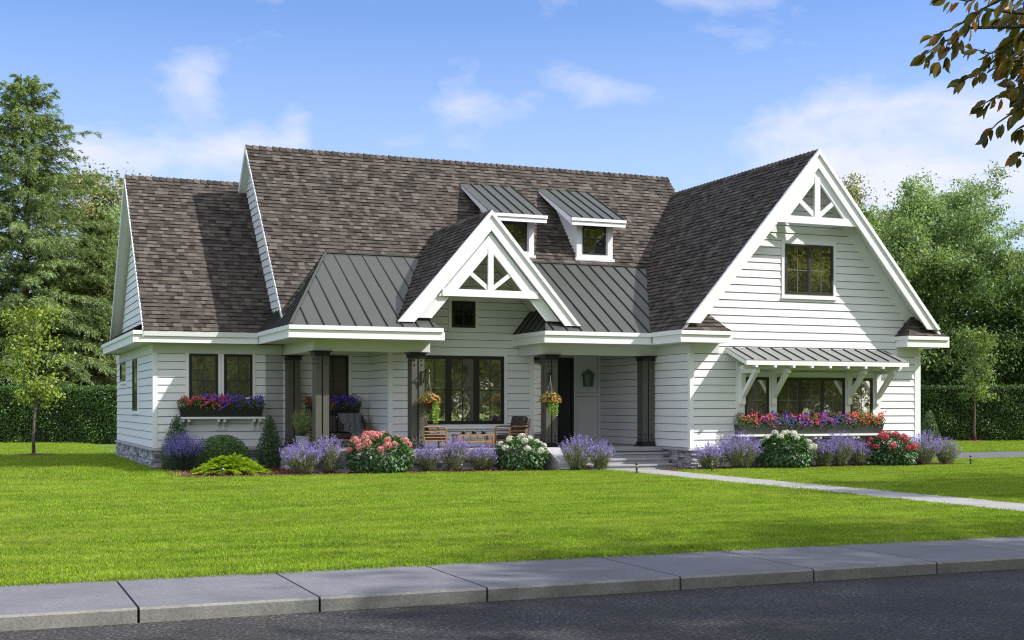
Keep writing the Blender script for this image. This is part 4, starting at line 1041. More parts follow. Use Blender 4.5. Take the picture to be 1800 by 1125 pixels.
def juniper(x, y, w, h, seed):
    rg = np.random.default_rng(seed); root = empty('golden_juniper', (x, y, 0), 'low spreading bright yellow-green juniper in front of the domed bush', 'shrub'); P = []; paths = []
    for i in range(250):
        a = rg.random()*6.283; s = rg.random()**.6; L = s*w*.5; z1 = h*rg.uniform(.55, 1.)*(1-.7*s*s)
        b = arr(x, y, .02); e = arr(x+math.cos(a)*L, y+math.sin(a)*L*.62, z1*.95+.02); m_ = (b+e)/2+arr(0, 0, z1*.75)
        T = np.linspace(.25, 1, 22)[:, None]; q = (1-T)**2*b+2*T*(1-T)*m_+T*T*(e-arr(0, 0, .07*s)); dr = unit(e[None]-b[None])
        if i % 3 == 0: paths.append([tuple(k) for k in q[::5]])
        for sg in (-1, 1):
            sd = np.cross(dr, arr(0, 0, 1))*sg; d = dr*1.0+sd*.8+rdir(rg, 22)*.25+arr(0, 0, .15)
            P.append(leaves(q+rg.normal(0, .01, q.shape), d, arr(0, 0, 1)+rdir(rg, 22)*.5, rg.uniform(.06, .12, 22), rg.uniform(.012, .022, 22), .1, .3))
    leaf_obj('foliage', P, 'jun_leaf', root); stems_obj('stems', paths, .006, 'twig', root)
juniper(5.86, 32.15, 2.0, .46, 31)

def hydrangea(x, y, w, h, flm, seed, label, nfl, fr=.075, spots=None):
    rg = np.random.default_rng(seed); root = empty('hydrangea', (x, y, 0), label, 'hydrangea', 'hydrangea bushes in the flower beds'); c = arr(x, y, 0); paths = []
    prof = [(w*.26, .02), (w*.42, .14*h), (w*.47, .38*h), (w*.43, .62*h), (w*.3, .80*h), (w*.1, .88*h)]
    f = lathe_surface(prof, .06); n = int(1500*w*h)
    p, nn = f(rg, n); p = p-nn*(rg.random((n, 1)))*.14; d = nn*.9+rdir(rg, n)*.6+arr(0, 0, -.25)
    v, fc = leaves(p+c, d, nn+arr(0, 0, .8)+rdir(rg, n)*.4, rg.uniform(.07, .13, n), rg.uniform(.045, .08, n), .12, .2)
    leaf_obj('foliage', [(v, fc)], 'hyd_leaf', root)
    cent = []
    tries = 0
    while len(cent) < nfl and tries < 4000:
        tries += 1
        a = rg.random()*6.283; el_ = math.asin(rg.uniform(.22, 1)); q = arr(math.cos(a)*math.cos(el_)*w*.5, math.sin(a)*math.cos(el_)*w*.5, h*.40+math.sin(el_)*h*.52)
        if all(np.linalg.norm(q-k) > fr*1.6 for k in cent): cent.append(q)
    for q in cent:
        r = fr*rg.uniform(.75, 1.15); n = 230; dd = rdir(rg, n); P = q+dd*r*arr(1, 1, .85)
        tang = np.cross(dd, rdir(rg, n)); v, fc = leaves(P+c-unit(tang)*r*.12, tang+dd*.25, dd+rdir(rg, n)*.25, r*.30, r*.28, .1)
        leaf_obj('flower_head', [(v, fc)], flm, root)
        paths.append([(x+q[0]*.15, y+q[1]*.15, .02), (x+q[0]*.6, y+q[1]*.6, q[2]*.6), (x+q[0], y+q[1], q[2])])
    stems_obj('stems', paths, .010, 'twig', root)
hydrangea(9.48, 31.66, 1.72, 1.10, 'pink', 41, 'large hydrangea covered in pink flower heads, in front of the porch sofa', 30, .105)
hydrangea(13.32, 31.55, 1.38, .98, 'white', 42, 'white flowered hydrangea at the left side of the porch steps', 21, .085)
hydrangea(20.45, 29.98, 1.58, 1.08, 'white', 43, 'white flowered hydrangea under the awning window', 21, .092)
hydrangea(23.98, 29.98, 1.42, 1.02, 'crimson', 44, 'dark pinkish-red flowered hydrangea towards the right corner of the house', 26, .095)

def petals(rg, c, r, k=5):
    """one flower of k petals facing c-normal"""
    n = len(c); out = []
    nn = unit(rdir(rg, n)*.6+arr(-.1, -.8, .5)); s = unit(np.cross(nn, rdir(rg, n))); t = np.cross(nn, s)
    for j in range(k):
        a = j/k*2*math.pi; d = s*math.cos(a)+t*math.sin(a); out.append(leaves(c, d+nn*.25, nn, r, r*.95, .08))
    return out
def flower_run(parent, x0, x1, y, z, segs, seed, h=.30, dep=.15):
    """segs: [(fraction0, fraction1, material, name)]"""
    rg = np.random.default_rng(seed); n = int(1500*(x1-x0))
    px = rg.uniform(x0-.06, x1+.06, n); hh = h*(.72+.28*np.sin(px*5+seed)*np.sin(px*11)); pz = z+rg.random(n)**.7*hh-.02; py = y+rg.normal(0, dep*.45, n)-.02
    lo = rg.random(n) < .10; pz[lo] -= .04; py[lo] = y-dep-rg.random(lo.sum())*.06
    p = np.stack([px, py, pz], 1); d = rdir(rg, n)+arr(0, -.3, .4)
    leaf_obj('leaves', [leaves(p, d, rdir(rg, n)+arr(0, -.5, .6), rg.uniform(.03, .065, n), rg.uniform(.018, .034, n), .12, .1)], 'fl_leaf', parent)
    for a, b, m_, nm, dens in segs:
        u0 = x0+(x1-x0)*a; u1 = x0+(x1-x0)*b; k = int(170*dens*(u1-u0)/.8); cl = max(2, int(k/9))
        cx_ = rg.uniform(u0-.05, u1+.05, cl); cz = z+rg.uniform(.03, h*.95, cl); i = rg.integers(0, cl, k)
        q = np.stack([cx_[i]+rg.normal(0, .05, k), y-dep*.55+rg.normal(0, .05, k)-.03, cz[i]+rg.normal(0, .04, k)], 1)
        leaf_obj(nm, petals(rg, q, .030), m_, parent)
def flower_box(x0, x1, y, z, h, d, m, label, segs, seed, fh):
    """box standing on its shelf, back against the wall"""
    root = empty('window_box', ((x0+x1)/2, y-d/2, z), label, 'flower box', 'flower boxes under the windows')
    b = MB(); t = .05
    v = [(x0+t, y-d+.03, z), (x1-t, y-d+.03, z), (x1-t, y, z), (x0+t, y, z), (x0, y-d, z+h), (x1, y-d, z+h), (x1, y, z+h), (x0, y, z+h),
         (x0+.02, y-d+.02, z+h), (x1-.02, y-d+.02, z+h), (x1-.02, y-.02, z+h), (x0+.02, y-.02, z+h), (x0+.03, y-d+.03, z+h-.04), (x1-.03, y-d+.03, z+h-.04), (x1-.03, y-.02, z+h-.04), (x0+.03, y-.02, z+h-.04)]
    b.add(v, [(0,3,2,1), (0,1,5,4), (1,2,6,5), (2,3,7,6), (3,0,4,7), (4,5,9,8), (5,6,10,9), (6,7,11,10), (7,4,8,11), (8,9,13,12), (9,10,14,13), (10,11,15,14), (11,8,12,15)])
    b.build('box', m, root); MB().box(x0+.03, x1-.03, y-d+.03, y-.02, z+h-.08, z+h-.035).build('soil', 'soil', root)
    flower_run(root, x0+.03, x1-.03, y-d*.5, z+h-.03, segs, seed, fh, d*.5)
flower_box(5.12, 7.38, YL-.065, 1.411, .27, .25, 'box1', 'black window box on the left wing, red flowers left and violet-blue flowers right', [(0, .58, 'redp', 'red_flowers', 1.0), (.30, 1, 'bluep', 'blue_flowers', 1.3), (0, .4, 'salmon', 'salmon_flowers', .35)], 51, .34)
flower_box(8.60, 10.14, YL-.065, 1.421, .27, .25, 'box1', 'black window box in the shade of the porch, above the sofa', [(0, .5, 'redp', 'red_flowers', 1.), (.42, 1, 'bluep', 'blue_flowers', 1.4)], 52, .32)
flower_box(19.16, 23.98, YR-.06, .931, .27, .27, 'box2', 'long dark grey window box under the awning, alternating red and blue flowers', [(0, .25, 'redp', 'red_flowers', 1.0), (.15, .46, 'bluep', 'blue_flowers', 1.1), (.37, .62, 'redp', 'red_flowers', 1.0), (.54, .78, 'bluep', 'blue_flowers', 1.2), (.74, 1, 'salmon', 'salmon_flowers', 1.3)], 53, .36)

def hanging_basket(x, y, z, ztop, label, seed, trail):
    rg = np.random.default_rng(seed); root = empty('hanging_basket', (x, y, z), label, 'hanging basket', 'hanging flower baskets on the porch columns')
    MB().lathe(x, y, [(0, z-.17), (.06, z-.165), (.12, z-.12), (.155, z-.03), (.16, z), (.14, z), (.0, z-.03)], 20).build('basket', 'coir', root, True)
    r = MB()
    for k in range(3):
        a = k*2.094+.4; r.tube([(x+.155*math.cos(a), y+.155*math.sin(a), z), (x, y, ztop-.14)], .004, 5)
    r.tube([(x, y, ztop-.15), (x, y, ztop)], .006, 5); r.build('rope', 'rope', root)
    n = 1500; d = rdir(rg, n); d[:, 2] = np.abs(d[:, 2])*.9-.25; p = arr(x, y, z+.04)+unit(d)*rg.uniform(.10, .27, n)[:, None]*arr(1.05, 1.05, .85)
    L = [leaves(p, d+rdir(rg, n)*.7, rdir(rg, n)+arr(0, 0, .5), rg.uniform(.03, .06, n), rg.uniform(.018, .03, n), .1)]
    leaf_obj('leaves', L, 'fl_leaf', root)
    k = 105; d = rdir(rg, k); d[:, 2] = np.abs(d[:, 2])*1.0-.18; q = arr(x, y, z+.03)+unit(d)*.28*arr(1.05, 1.05, .85)
    pp = []
    nn = unit(d); s = unit(np.cross(nn, rdir(rg, k))); t = np.cross(nn, s)
    for j in range(6):
        a = j/6*6.283; pp.append(leaves(q, s*math.cos(a)+t*math.sin(a)+nn*.2, nn, .026, .026, .08))
    leaf_obj('flowers', pp, 'orangep', root)
    T = []
    for j in range(trail[2]):
        a = rg.uniform(trail[0], trail[1]); r0 = rg.uniform(.14, .26); ln = rg.uniform(.25, 1)*trail[3]; m_ = int(ln*90)
        tt = rg.random(m_)[:, None]; pp_ = arr(x+math.cos(a)*r0, y+math.sin(a)*r0, z+.02)-tt*arr(0, 0, 1)*ln+rg.normal(0, .018, (m_, 3))
        T.append(leaves(pp_, rdir(rg, m_)+arr(0, 0, -.5), rdir(rg, m_)+arr(0, -.4, .3), rg.uniform(.03, .055, m_), rg.uniform(.02, .035, m_), .1))
    leaf_obj('trailing_vine', T, 'trail', root)
hanging_basket(10.98, 32.18, 1.80, 2.57, 'hanging basket of orange flowers left of the big window, its vine trailing to the right', 61, (-1.4, .3, 26, .60))
hanging_basket(14.43, 32.16, 1.82, 2.57, 'hanging basket of orange flowers on the column beside the front door', 62, (-2.4, -.6, 26, .42))

# potted plant on the porch, left of the front column
px_, py_ = 7.93, 33.45
rt = empty('potted_plant', (px_, py_, Z0), 'wispy light green bush in a pale concrete pot at the left end of the porch', 'potted plant')
MB().lathe(px_, py_, [(0, Z0), (.13, Z0), (.185, Z0+.34), (.185, Z0+.36), (.165, Z0+.36), (.155, Z0+.31), (0, Z0+.31)], 24).build('pot', 'pot', rt, True)
MB().lathe(px_, py_, [(0, Z0+.30), (.155, Z0+.315), (0, Z0+.33)], 16).build('soil', 'soil', rt)
rg = np.random.default_rng(71); L = []; paths = []
for i in range(150):
    a = rg.random()*6.283; s = math.sqrt(rg.random()); b = arr(px_, py_, Z0+.32); e = b+arr(math.cos(a)*s*.30, math.sin(a)*s*.30, rg.uniform(.45, .95)*(1-.3*s)); m_ = (b+e)/2+arr(math.cos(a), math.sin(a), 0)*.10*s
    n = 22; t = rg.uniform(.35, 1, n)[:, None]; q = (1-t)**2*b+2*t*(1-t)*m_+t*t*e; L.append(leaves(q+rg.normal(0, .012, (n, 3)), rdir(rg, n)*.7+arr(0, 0, .8), rdir(rg, n), rg.uniform(.03, .06, n), rg.uniform(.010, .018, n), .1))
    if i % 3 == 0: paths.append([tuple(b), tuple((b+m_)/2+(m_-b)*.1), tuple(m_), tuple(e)])
M['pot_leaf'] = island_mat('potted_leaf', [(.12, .18, .04), (.24, .32, .10), (.38, .44, .18)], .6, .25, .3)
leaf_obj('foliage', L, 'pot_leaf', rt); stems_obj('stems', paths, .005, 'twig', rt)

# path lights
LIGHTS = [((5.46, 31.12), 'small black stake light in front of the golden juniper'), ((11.46, 31.06), 'small black stake light at the bed edge below the low porch table'),
          ((15.22, 28.7), 'small bronze stake light at the left edge of the path near the steps'), ((17.50, 28.9), 'small stake light on the grass right of the path'),
          ((20.12, 29.62), 'small stake light in front of the white hydrangea under the awning'), ((23.46, 29.55), 'small stake light at the foot of the crimson hydrangea'),
          ((26.39, 29.45), 'small stake light right of the last lavender, near the driveway')]
M['lightbr'] = mat('stake_light_bronze', (.07, .065, .045), .45, metal=.5)
for (x, y), lab in LIGHTS:
    e = empty('stake_light', (x, y, 0), lab, 'garden light', 'stake lights along the beds and path')
    MB().tube([(x, y, -.03), (x, y, .20)], .026, 10).build('stake', 'lightbr', e)
    MB().lathe(x, y, [(0, .245), (.034, .245), (.038, .25), (.038, .275), (.03, .29), (0, .295)], 12).build('cap', 'lightbr', e)
    MB().tube([(x, y, .20), (x, y, .245)], .022, 10).build('lens', 'white_lens' if 'white_lens' in M else M.setdefault('white_lens', mat('frosted_lens', (.5, .5, .46), .3)), e)
# ------------------------------------------------------------------ hedges
M['hedge_leaf'] = island_mat('hedge_leaf', [(.02, .06, .008), (.05, .12, .016), (.13, .23, .04)], .42, .15, .5, .8, .3)
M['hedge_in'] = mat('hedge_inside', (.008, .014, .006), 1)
def hedge(x0, y0, x1, y1, h, th, label, seed, dens=620):
    rg = np.random.default_rng(seed); a = arr(x0, y0, 0); b = arr(x1, y1, 0); L = np.linalg.norm(b-a); d = (b-a)/L; nrm = arr(d[1], -d[0], 0)
    if nrm[1] > 0: nrm = -nrm
    root = empty('hedge', ((x0+x1)/2, (y0+y1)/2, 0), label, 'hedge')
    P = []
    for face, area in (('f', L*h), ('t', L*th*.8), ('e0', th*h*.5), ('e1', th*h*.5)):
        n = int(area*dens); u = rg.random(n)*L; z = rg.random(n)*h; w = rg.random(n)*th
        lump = .05*np.sin(u*1.3)+.04*np.sin(u*3.7+z*3)+.03*np.sin(z*5+u*.7)
        dep = rg.random(n)**1.5*.16
        if face == 'f': p = a+d*u[:, None]+nrm*(th/2+lump-dep)[:, None]+arr(0, 0, 1)*z[:, None]; nn = nrm
        elif face == 't': p = a+d*u[:, None]+nrm*(w-th/2)[:, None]+arr(0, 0, 1)*(h+lump*.6-dep+rg.exponential(.025, n))[:, None]; nn = arr(0, 0, 1)
        else:
            q = a if face == 'e0' else b; nn = -d if face == 'e0' else d
            p = q+nn*(lump-dep)[:, None]+nrm*(w-th/2)[:, None]+arr(0, 0, 1)*z[:, None]
        P.append(leaves(p, rdir(rg, n)+nn*.4+arr(0, 0, .3), nn+rdir(rg, n)*.6, rg.uniform(.06, .12, n), rg.uniform(.035, .065, n), .15))
    leaf_obj('foliage', P, 'hedge_leaf', root)
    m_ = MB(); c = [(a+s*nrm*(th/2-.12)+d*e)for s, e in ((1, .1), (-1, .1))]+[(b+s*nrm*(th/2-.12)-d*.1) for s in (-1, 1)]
    m_.prism([(q[0], q[1]) for q in c], 0, h-.12, 'z'); m_.build('branches', 'hedge_in', root)  # solid near-black box stands in for the dark inside of the hedge
hedge(-9, 67.6, 15, 57.6, 2.52, 1.2, 'tall dark green clipped hedge behind the left side of the house', 81)
hedge(30.5, 54.3, 66, 41.0, 2.62, 1.2, 'tall dark green clipped hedge across the back on the right, beyond the driveway', 82)

# ------------------------------------------------------------------ trees
def lf(name, cols, tr=.4, ps=.35, pa=.3): M[name] = island_mat(name, cols, .5, tr, .45, ps, pa)
lf('young_yellow', [(.11, .18, .02), (.22, .31, .04), (.40, .45, .09)], .35)
lf('young_green', [(.10, .18, .04), (.18, .28, .07), (.30, .40, .13)], .35)
lf('green_a', [(.09, .16, .05), (.19, .29, .10), (.36, .47, .21)])
lf('green_b', [(.12, .21, .08), (.23, .35, .15), (.42, .54, .29)])
lf('green_d', [(.045, .095, .025), (.09, .17, .045), (.17, .27, .08)])
lf('olive_pale', [(.17, .20, .08), (.28, .29, .13), (.42, .41, .24)])
lf('needle', [(.11, .18, .06), (.21, .30, .10), (.36, .44, .19)], .2)
lf('needle_pale', [(.12, .165, .05), (.22, .28, .09), (.34, .39, .17)], .2)
lf('street_leaf', [(.26, .31, .08), (.44, .48, .16), (.64, .63, .32)], .6)
lf('branch_leaf', [(.05, .055, .012), (.11, .11, .02), (.20, .17, .035), (.10, .08, .022), (.27, .20, .05), (.48, .15, .03)], .3)

def grow(rg, h, cr, z0, nl, spread, up, lean=(0, 0), shape='oval', sub=5, twig=4):
    """skeleton: returns trunk path, limb paths, twig points"""
    T = [arr(0, 0, 0)]; 
    for i in range(1, 9):
        T.append(arr(lean[0]*i/8+rg.normal(0, h*.008), lean[1]*i/8+rg.normal(0, h*.008), h*.94*i/8))
    T = np.array(T); limbs = []; pts = []
    for i in range(nl):
        t = z0/h+(1-z0/h)*(i+.5)/nl*.98; z = t*h*.94; k = min(7, int(t*8)); b = T[k]+(T[k+1]-T[k])*(t*8-k)
        u = (z-z0)/(h-z0)
        if shape == 'oval': r = cr*math.sqrt(max(.05, 1-(1.8*u-.75)**2/1.12))
        elif shape == 'vase': r = cr*(.45+.75*u)*(1 if u < .8 else 1.5-u*.6)
        else: r = cr*(1-u*.85)
        r *= rg.uniform(.7, 1.15); a = i*2.4+rg.normal(0, .5)
        d = arr(math.cos(a), math.sin(a), up*rg.uniform(.6, 1.4)); e = b+d/np.linalg.norm(d[:2])*r; m_ = (b+e)/2+arr(0, 0, r*.12)
        q = [b, b*.5+m_*.5, m_, m_*.5+e*.5, e]; limbs.append(q)
        for s in range(sub):
            t2 = .3+.7*(s+rg.random())/sub; k2 = min(3, int(t2*4)); p = q[k2]+(q[k2+1]-q[k2])*(t2*4-k2)
            dd = unit((rdir(rg, 1)*.8+unit((e-b)[None])*.7+arr(0, 0, up*.4)))[0]; ln = r*spread*rg.uniform(.5, 1.1)
            e2 = p+dd*ln; limbs.append([p, (p+e2)/2+rg.normal(0, .04*ln, 3), e2])
            for w in range(twig): pts.append(p+(e2-p)*rg.uniform(.35, 1.1)+rg.normal(0, .12*ln, 3))
        pts.append(e)
    pts.append(T[-1]+arr(0, 0, .03*h))
    P = np.array(pts); top = np.percentile(P[:, 2], 99.5)
    k = (h-z0)/(top-z0)
    def sq(a): a = np.array(a); a[..., 2] = np.where(a[..., 2] > z0, z0+(a[..., 2]-z0)*min(1, k), a[..., 2]); return a
    return sq(T), [[sq(p) for p in q] for q in limbs], sq(P)
def tree(x, y, h, cr, z0, nleaf, leafL, m, seed, label, name='broadleaf_tree', cat='tree', nl=16, spread=.45, up=.6, shape='oval', cl=.5, bark='bark', tr=None, group=None, droop=0., sub=5, twig=4, aspect=.55, shoots=0):
    rg = np.random.default_rng(seed); T, limbs, pts = grow(rg, h, cr, z0, nl, spread, up, shape=shape, sub=sub, twig=twig)
    root = empty(name, (x, y, 0), label, cat, group); c = arr(x, y, 0); tr = tr or h*.018
    mb = MB(); mb.tube([tuple(p+c) for p in T], [tr*(1.25 if i == 0 else 1-.85*i/8) for i in range(9)], 9)
    mb.build('trunk', bark, root, True)
    mb = MB()
    for q in limbs:
        r0 = tr*.30 if len(q) > 3 else tr*.11; mb.tube([tuple(p+c) for p in q], [r0*(1-.75*i/(len(q)-1)) for i in range(len(q))], 5, False)
    mb.build('limbs', bark, root, True)
    if shoots:
        for k in range(shoots):
            a = rg.random()*6.283; r_ = cr*math.sqrt(rg.random())*.95; z_ = h*(.97-.28*(r_/cr)**2)+rg.normal(0, .5)
            b = arr(math.cos(a)*r_*.8, math.sin(a)*r_*.8, z_-1.6); e = arr(math.cos(a)*r_*1.08, math.sin(a)*r_*1.08, z_+rg.uniform(0, .9)); limbs.append([b, (b+e)/2, e])
            pts = np.concatenate([pts, b+(e-b)*np.linspace(0, 1, 5)[:, None]])
    i = rg.integers(0, len(pts), nleaf); wgt = rg.uniform(.5, 1.3, len(pts))[i][:, None]
    p = pts[i]+rg.normal(0, 1, (nleaf, 3))*cl*wgt*arr(1, 1, .75)
    if droop: p[:, 2] -= np.abs(rg.normal(0, droop, nleaf))
    d = rdir(rg, nleaf)+arr(0, 0, -.35); nn = rdir(rg, nleaf)*.8+arr(0, 0, .6)
    L = rg.uniform(leafL*.6, leafL*1.3, nleaf)
    leaf_obj('crown', [leaves(p+c, d, nn, L, L*aspect, .15, .1)], m, root); return root
def conifer(x, y, h, r, z0, seed, label, m='needle', tiers=46, per=7, droop=.35, group=None, dens=1.0, lean=0):
    rg = np.random.default_rng(seed); root = empty('conifer', (x, y, 0), label, 'conifer', group); c = arr(x, y, 0)
    mb = MB(); mb.tube([(x+rg.normal(0, .05), y, h*i/10) for i in range(11)], [h*.014*(1.2-i/10*1.12) for i in range(11)], 8); mb.build('trunk', 'bark', root, True)
    L = []; bm = MB()
    for k in range(tiers):
        u = (k+rg.random()*.7)/tiers; z = z0+(h-z0)*u**.95; R0 = r*(1-u)**.80*rg.uniform(.55, 1.2)+.35
        for j in range(per):
            a = rg.random()*6.283; rl = R0*rg.uniform(.6, 1.15); up_ = (.75*u-.15)
            b = arr(0, 0, z); e = b+arr(math.cos(a)*rl, math.sin(a)*rl, rl*up_-droop*rl*.30); m_ = (b+e)/2+arr(0, 0, rl*.16)
            T = np.linspace(0, 1, 7)[:, None]; q = (1-T)**2*b+2*T*(1-T)*m_+T*T*e
            if rl > .8: bm.tube([tuple(t+c) for t in q[::2]], [.035*rl/r+.012, .02, .012, .006], 4, False)
            # side fronds: feathery, hanging a little
            nf = int(max(8, rl*9)*dens); tf = rg.uniform(.16, 1.03, nf); P = (1-tf[:, None])**2*b+2*tf[:, None]*(1-tf[:, None])*m_+tf[:, None]**2*e
            fw = unit((e-b)[None])[0]; sd = np.cross(fw, arr(0, 0, 1)); sg = np.where(rg.random(nf) < .5, -1., 1.)[:, None]
            ln = (.28+.30*(1-tf))*min(1.4, .5+rl*.22)*rg.uniform(.6, 1.2, nf)
            fd = unit(fw*.75+sd*sg*rg.uniform(.3, 1.1, (nf, 1))+arr(0, 0, 1)*rg.normal(-.28, .28, (nf, 1)))
            nb = 11
            for s in range(nb):
                t = (s+.5)/nb; base = P+fd*(ln*t)[:, None]-arr(0, 0, 1)*(ln*t*t*.35)[:, None]
                off = np.cross(fd, rdir(rg, nf)); dd = fd*1.1+off*.75+arr(0, 0, -.12)
                L.append(leaves(base, dd, rdir(rg, nf)*.6+arr(0, 0, .8), .22*(1-.4*t)+.05, .040, .1, .15))
    v = leaf_obj('crown', [(a+c, f) for a, f in L], m, root); bm.build('limbs', 'barkd', root); return root

conifer(2.6, 74.6, 19.2, 8.6, 1.0, 101, 'tall spreading conifer that rises above everything at the left edge', tiers=64, per=9)
conifer(6.4, 75.6, 12.2, 5.0, .3, 102, 'pale green drooping conifer behind the hedge, beside the left gable', 'needle_pale', tiers=38, per=9)
conifer(-1.5, 82.0, 17.0, 6.4, 1, 103, 'darker conifer partly outside the left edge, behind the tall one', 'needle', tiers=36, per=7, dens=.8)
conifer(3.6, 80.0, 11.5, 6.0, .3, 110, 'dense dark conifer filling the gap behind the left hedge', 'needle', tiers=32, per=9)
tree(9.4, 88.0, 16.2, 4.6, 3.0, 40000, .24, 'olive_pale', 104, 'pale olive broadleaf tree just left of the left gable peak', nl=22, cl=.55)
tree(9.6, 82.5, 12.9, 4.6, .8, 46000, .22, 'green_b', 105, 'bright green broadleaf tree behind the left gable wall', nl=24, cl=.55)
# right side
tree(51.4, 60.4, 14.3, 3.8, 1.5, 95000, .17, 'green_b', 106, 'tallest airy green tree on the right, with loose feathery top shoots', shoots=46, nl=42, cl=.32, up=1.0, spread=.5, sub=7, twig=5, tr=.17)
tree(50.2, 66.8, 15.1, 4.6, 2.0, 52000, .19, 'olive_pale', 107, 'thin yellowish tree rising behind the right gable slope', nl=30, cl=.40, up=1.0, tr=.16)
tree(45.4, 57.6, 12.2, 4.2, .8, 60000, .19, 'green_a', 108, 'mid green tree close behind the right corner of the house', nl=26, cl=.42)
tree(57.6, 57.5, 10.9, 4.4, 1.0, 66000, .20, 'green_a', 109, 'green broadleaf tree at the right edge of the picture', nl=28, cl=.36, shoots=14)
tree(50.2, 56.0, 9.0, 4.2, .5, 60000, .18, 'green_d', 111, 'dark green tree low behind the young tree on the right', nl=26, cl=.42)
conifer(52.6, 53.0, 8.8, 3.6, .3, 112, 'dark conifer at the right edge, behind the hedge', 'needle', tiers=28, per=8)
# young trees on mulch rings
def ring(x, y, r, m, label, seed):
    mb = MB(); n = 28; rg = random.Random(seed); pts = [(x+math.cos(i/n*6.283)*r*rg.uniform(.93, 1.05), y+math.sin(i/n*6.283)*r*rg.uniform(.93, 1.05), .0) for i in range(n)]
    mid = [(x+(p[0]-x)*.55, y+(p[1]-y)*.55, .07) for p in pts]
    mb.add(pts+mid+[(x, y, .10)], [(i, (i+1) % n, n+(i+1) % n, n+i) for i in range(n)]+[(n+i, n+(i+1) % n, 2*n) for i in range(n)])
    tag(mb.build('mulch_ring', m), label, 'mulch', kind='stuff')
ring(1.9, 47.1, 1.0, 'mulchb', 'dark bark mulch ring round the young tree on the left', 1)
ring(43.2, 47.9, 1.1, 'mulchr', 'reddish bark mulch ring round the young tree on the right', 2)
tree(1.9, 47.1, 5.05, 1.0, 1.5, 2600, .12, 'young_yellow', 121, 'young yellow-green tree on the left lawn', 'young_tree', 'young tree', nl=26, cl=.15, tr=.055, up=.8, spread=.40, group='young trees staked out on the lawn', aspect=.8)
tree(43.2, 47.9, 5.3, .92, 1.9, 3400, .12, 'young_green', 122, 'young pale green tree with a bare slim trunk on the right lawn', 'young_tree', 'young tree', nl=26, cl=.16, tr=.055, up=.8, spread=.40, group='young trees staked out on the lawn', aspect=.7)

# trees across the street: their shade falls over road and pavement, and the windows mirror them
def inst(root, x, y, rz, s, label, group):
    r = root.copy(); COL.objects.link(r); r.location = (x, y, 0); r.rotation_euler = (0, 0, rz); r.scale = (s, s, s); r['label'] = label; r['group'] = group
    for ch in list(root.children): c = ch.copy(); COL.objects.link(c); c.parent = r
    return r
G_ = 'street trees on the far side of the road'
s1 = tree(25.5, .5, 19, 5.6, 4.5, 34000, .34, 'street_leaf', 131, 'street tree on the far side of the road, mirrored in the front windows', nl=22, cl=.7, group=G_)
s2 = tree(44, -14, 19, 7.0, 1.0, 44000, .36, 'street_leaf', 132, 'street tree on the far side of the road, mirrored in the front windows', nl=28, cl=.8, group=G_)
s3 = tree(30, -7, 9.5, 4.6, .2, 30000, .30, 'street_leaf', 133, 'street tree on the far side of the road, mirrored in the front windows', nl=24, cl=.6, group=G_)
k_ = 3
for i, (x, y, rz, s, r_) in enumerate([(46, 0, 2.3, 1.0, s1), (12, -22, 3, 1.0, s2), (26, -21, .4, 1.05, s2), (56, -20, 5, 1.0, s2), (69, -18, 1.9, 1.1, s2), (2, -26, 2, 1.1, s2), (82, -20, 4, 1.0, s2),
        (16, -8, 1, 1.0, s3), (22, -6, 2, 1.1, s3), (38, -7, 3, 1.0, s3), (48, -8, 4, 1.0, s3), (60, -7, 5, 1.1, s3), (72, -8, 6, 1.0, s3), (9, -9, 1.4, 1.0, s3), (86, -8, 1.7, 1.2, s3),
        (30, -30, 1, 1.4, s3), (45, -28, 2, 1.4, s3), (62, -28, 3, 1.4, s3), (78, -26, 4, 1.4, s3), (15, -29, 5, 1.4, s3), (0, -24, 6, 1.4, s3), (98, -22, .3, 1.4, s3), (60, -36, 2.9, 1.5, s2), (40, -38, 4.4, 1.5, s2), (20, -38, 3.5, 1.5, s2), (80, -36, .5, 1.5, s2), (0, -40, .8, 1.4, s2), (100, -32, 1.1, 1.5, s2)]):
    inst(r_, x, y, rz, s, 'street tree on the far side of the road, mirrored in the front windows', G_)
inst(s1, 31, 13.5, 2.0, .70, 'street tree on the lawn side, right of the picture, shading the right lawn', 'trees on the lawn side')

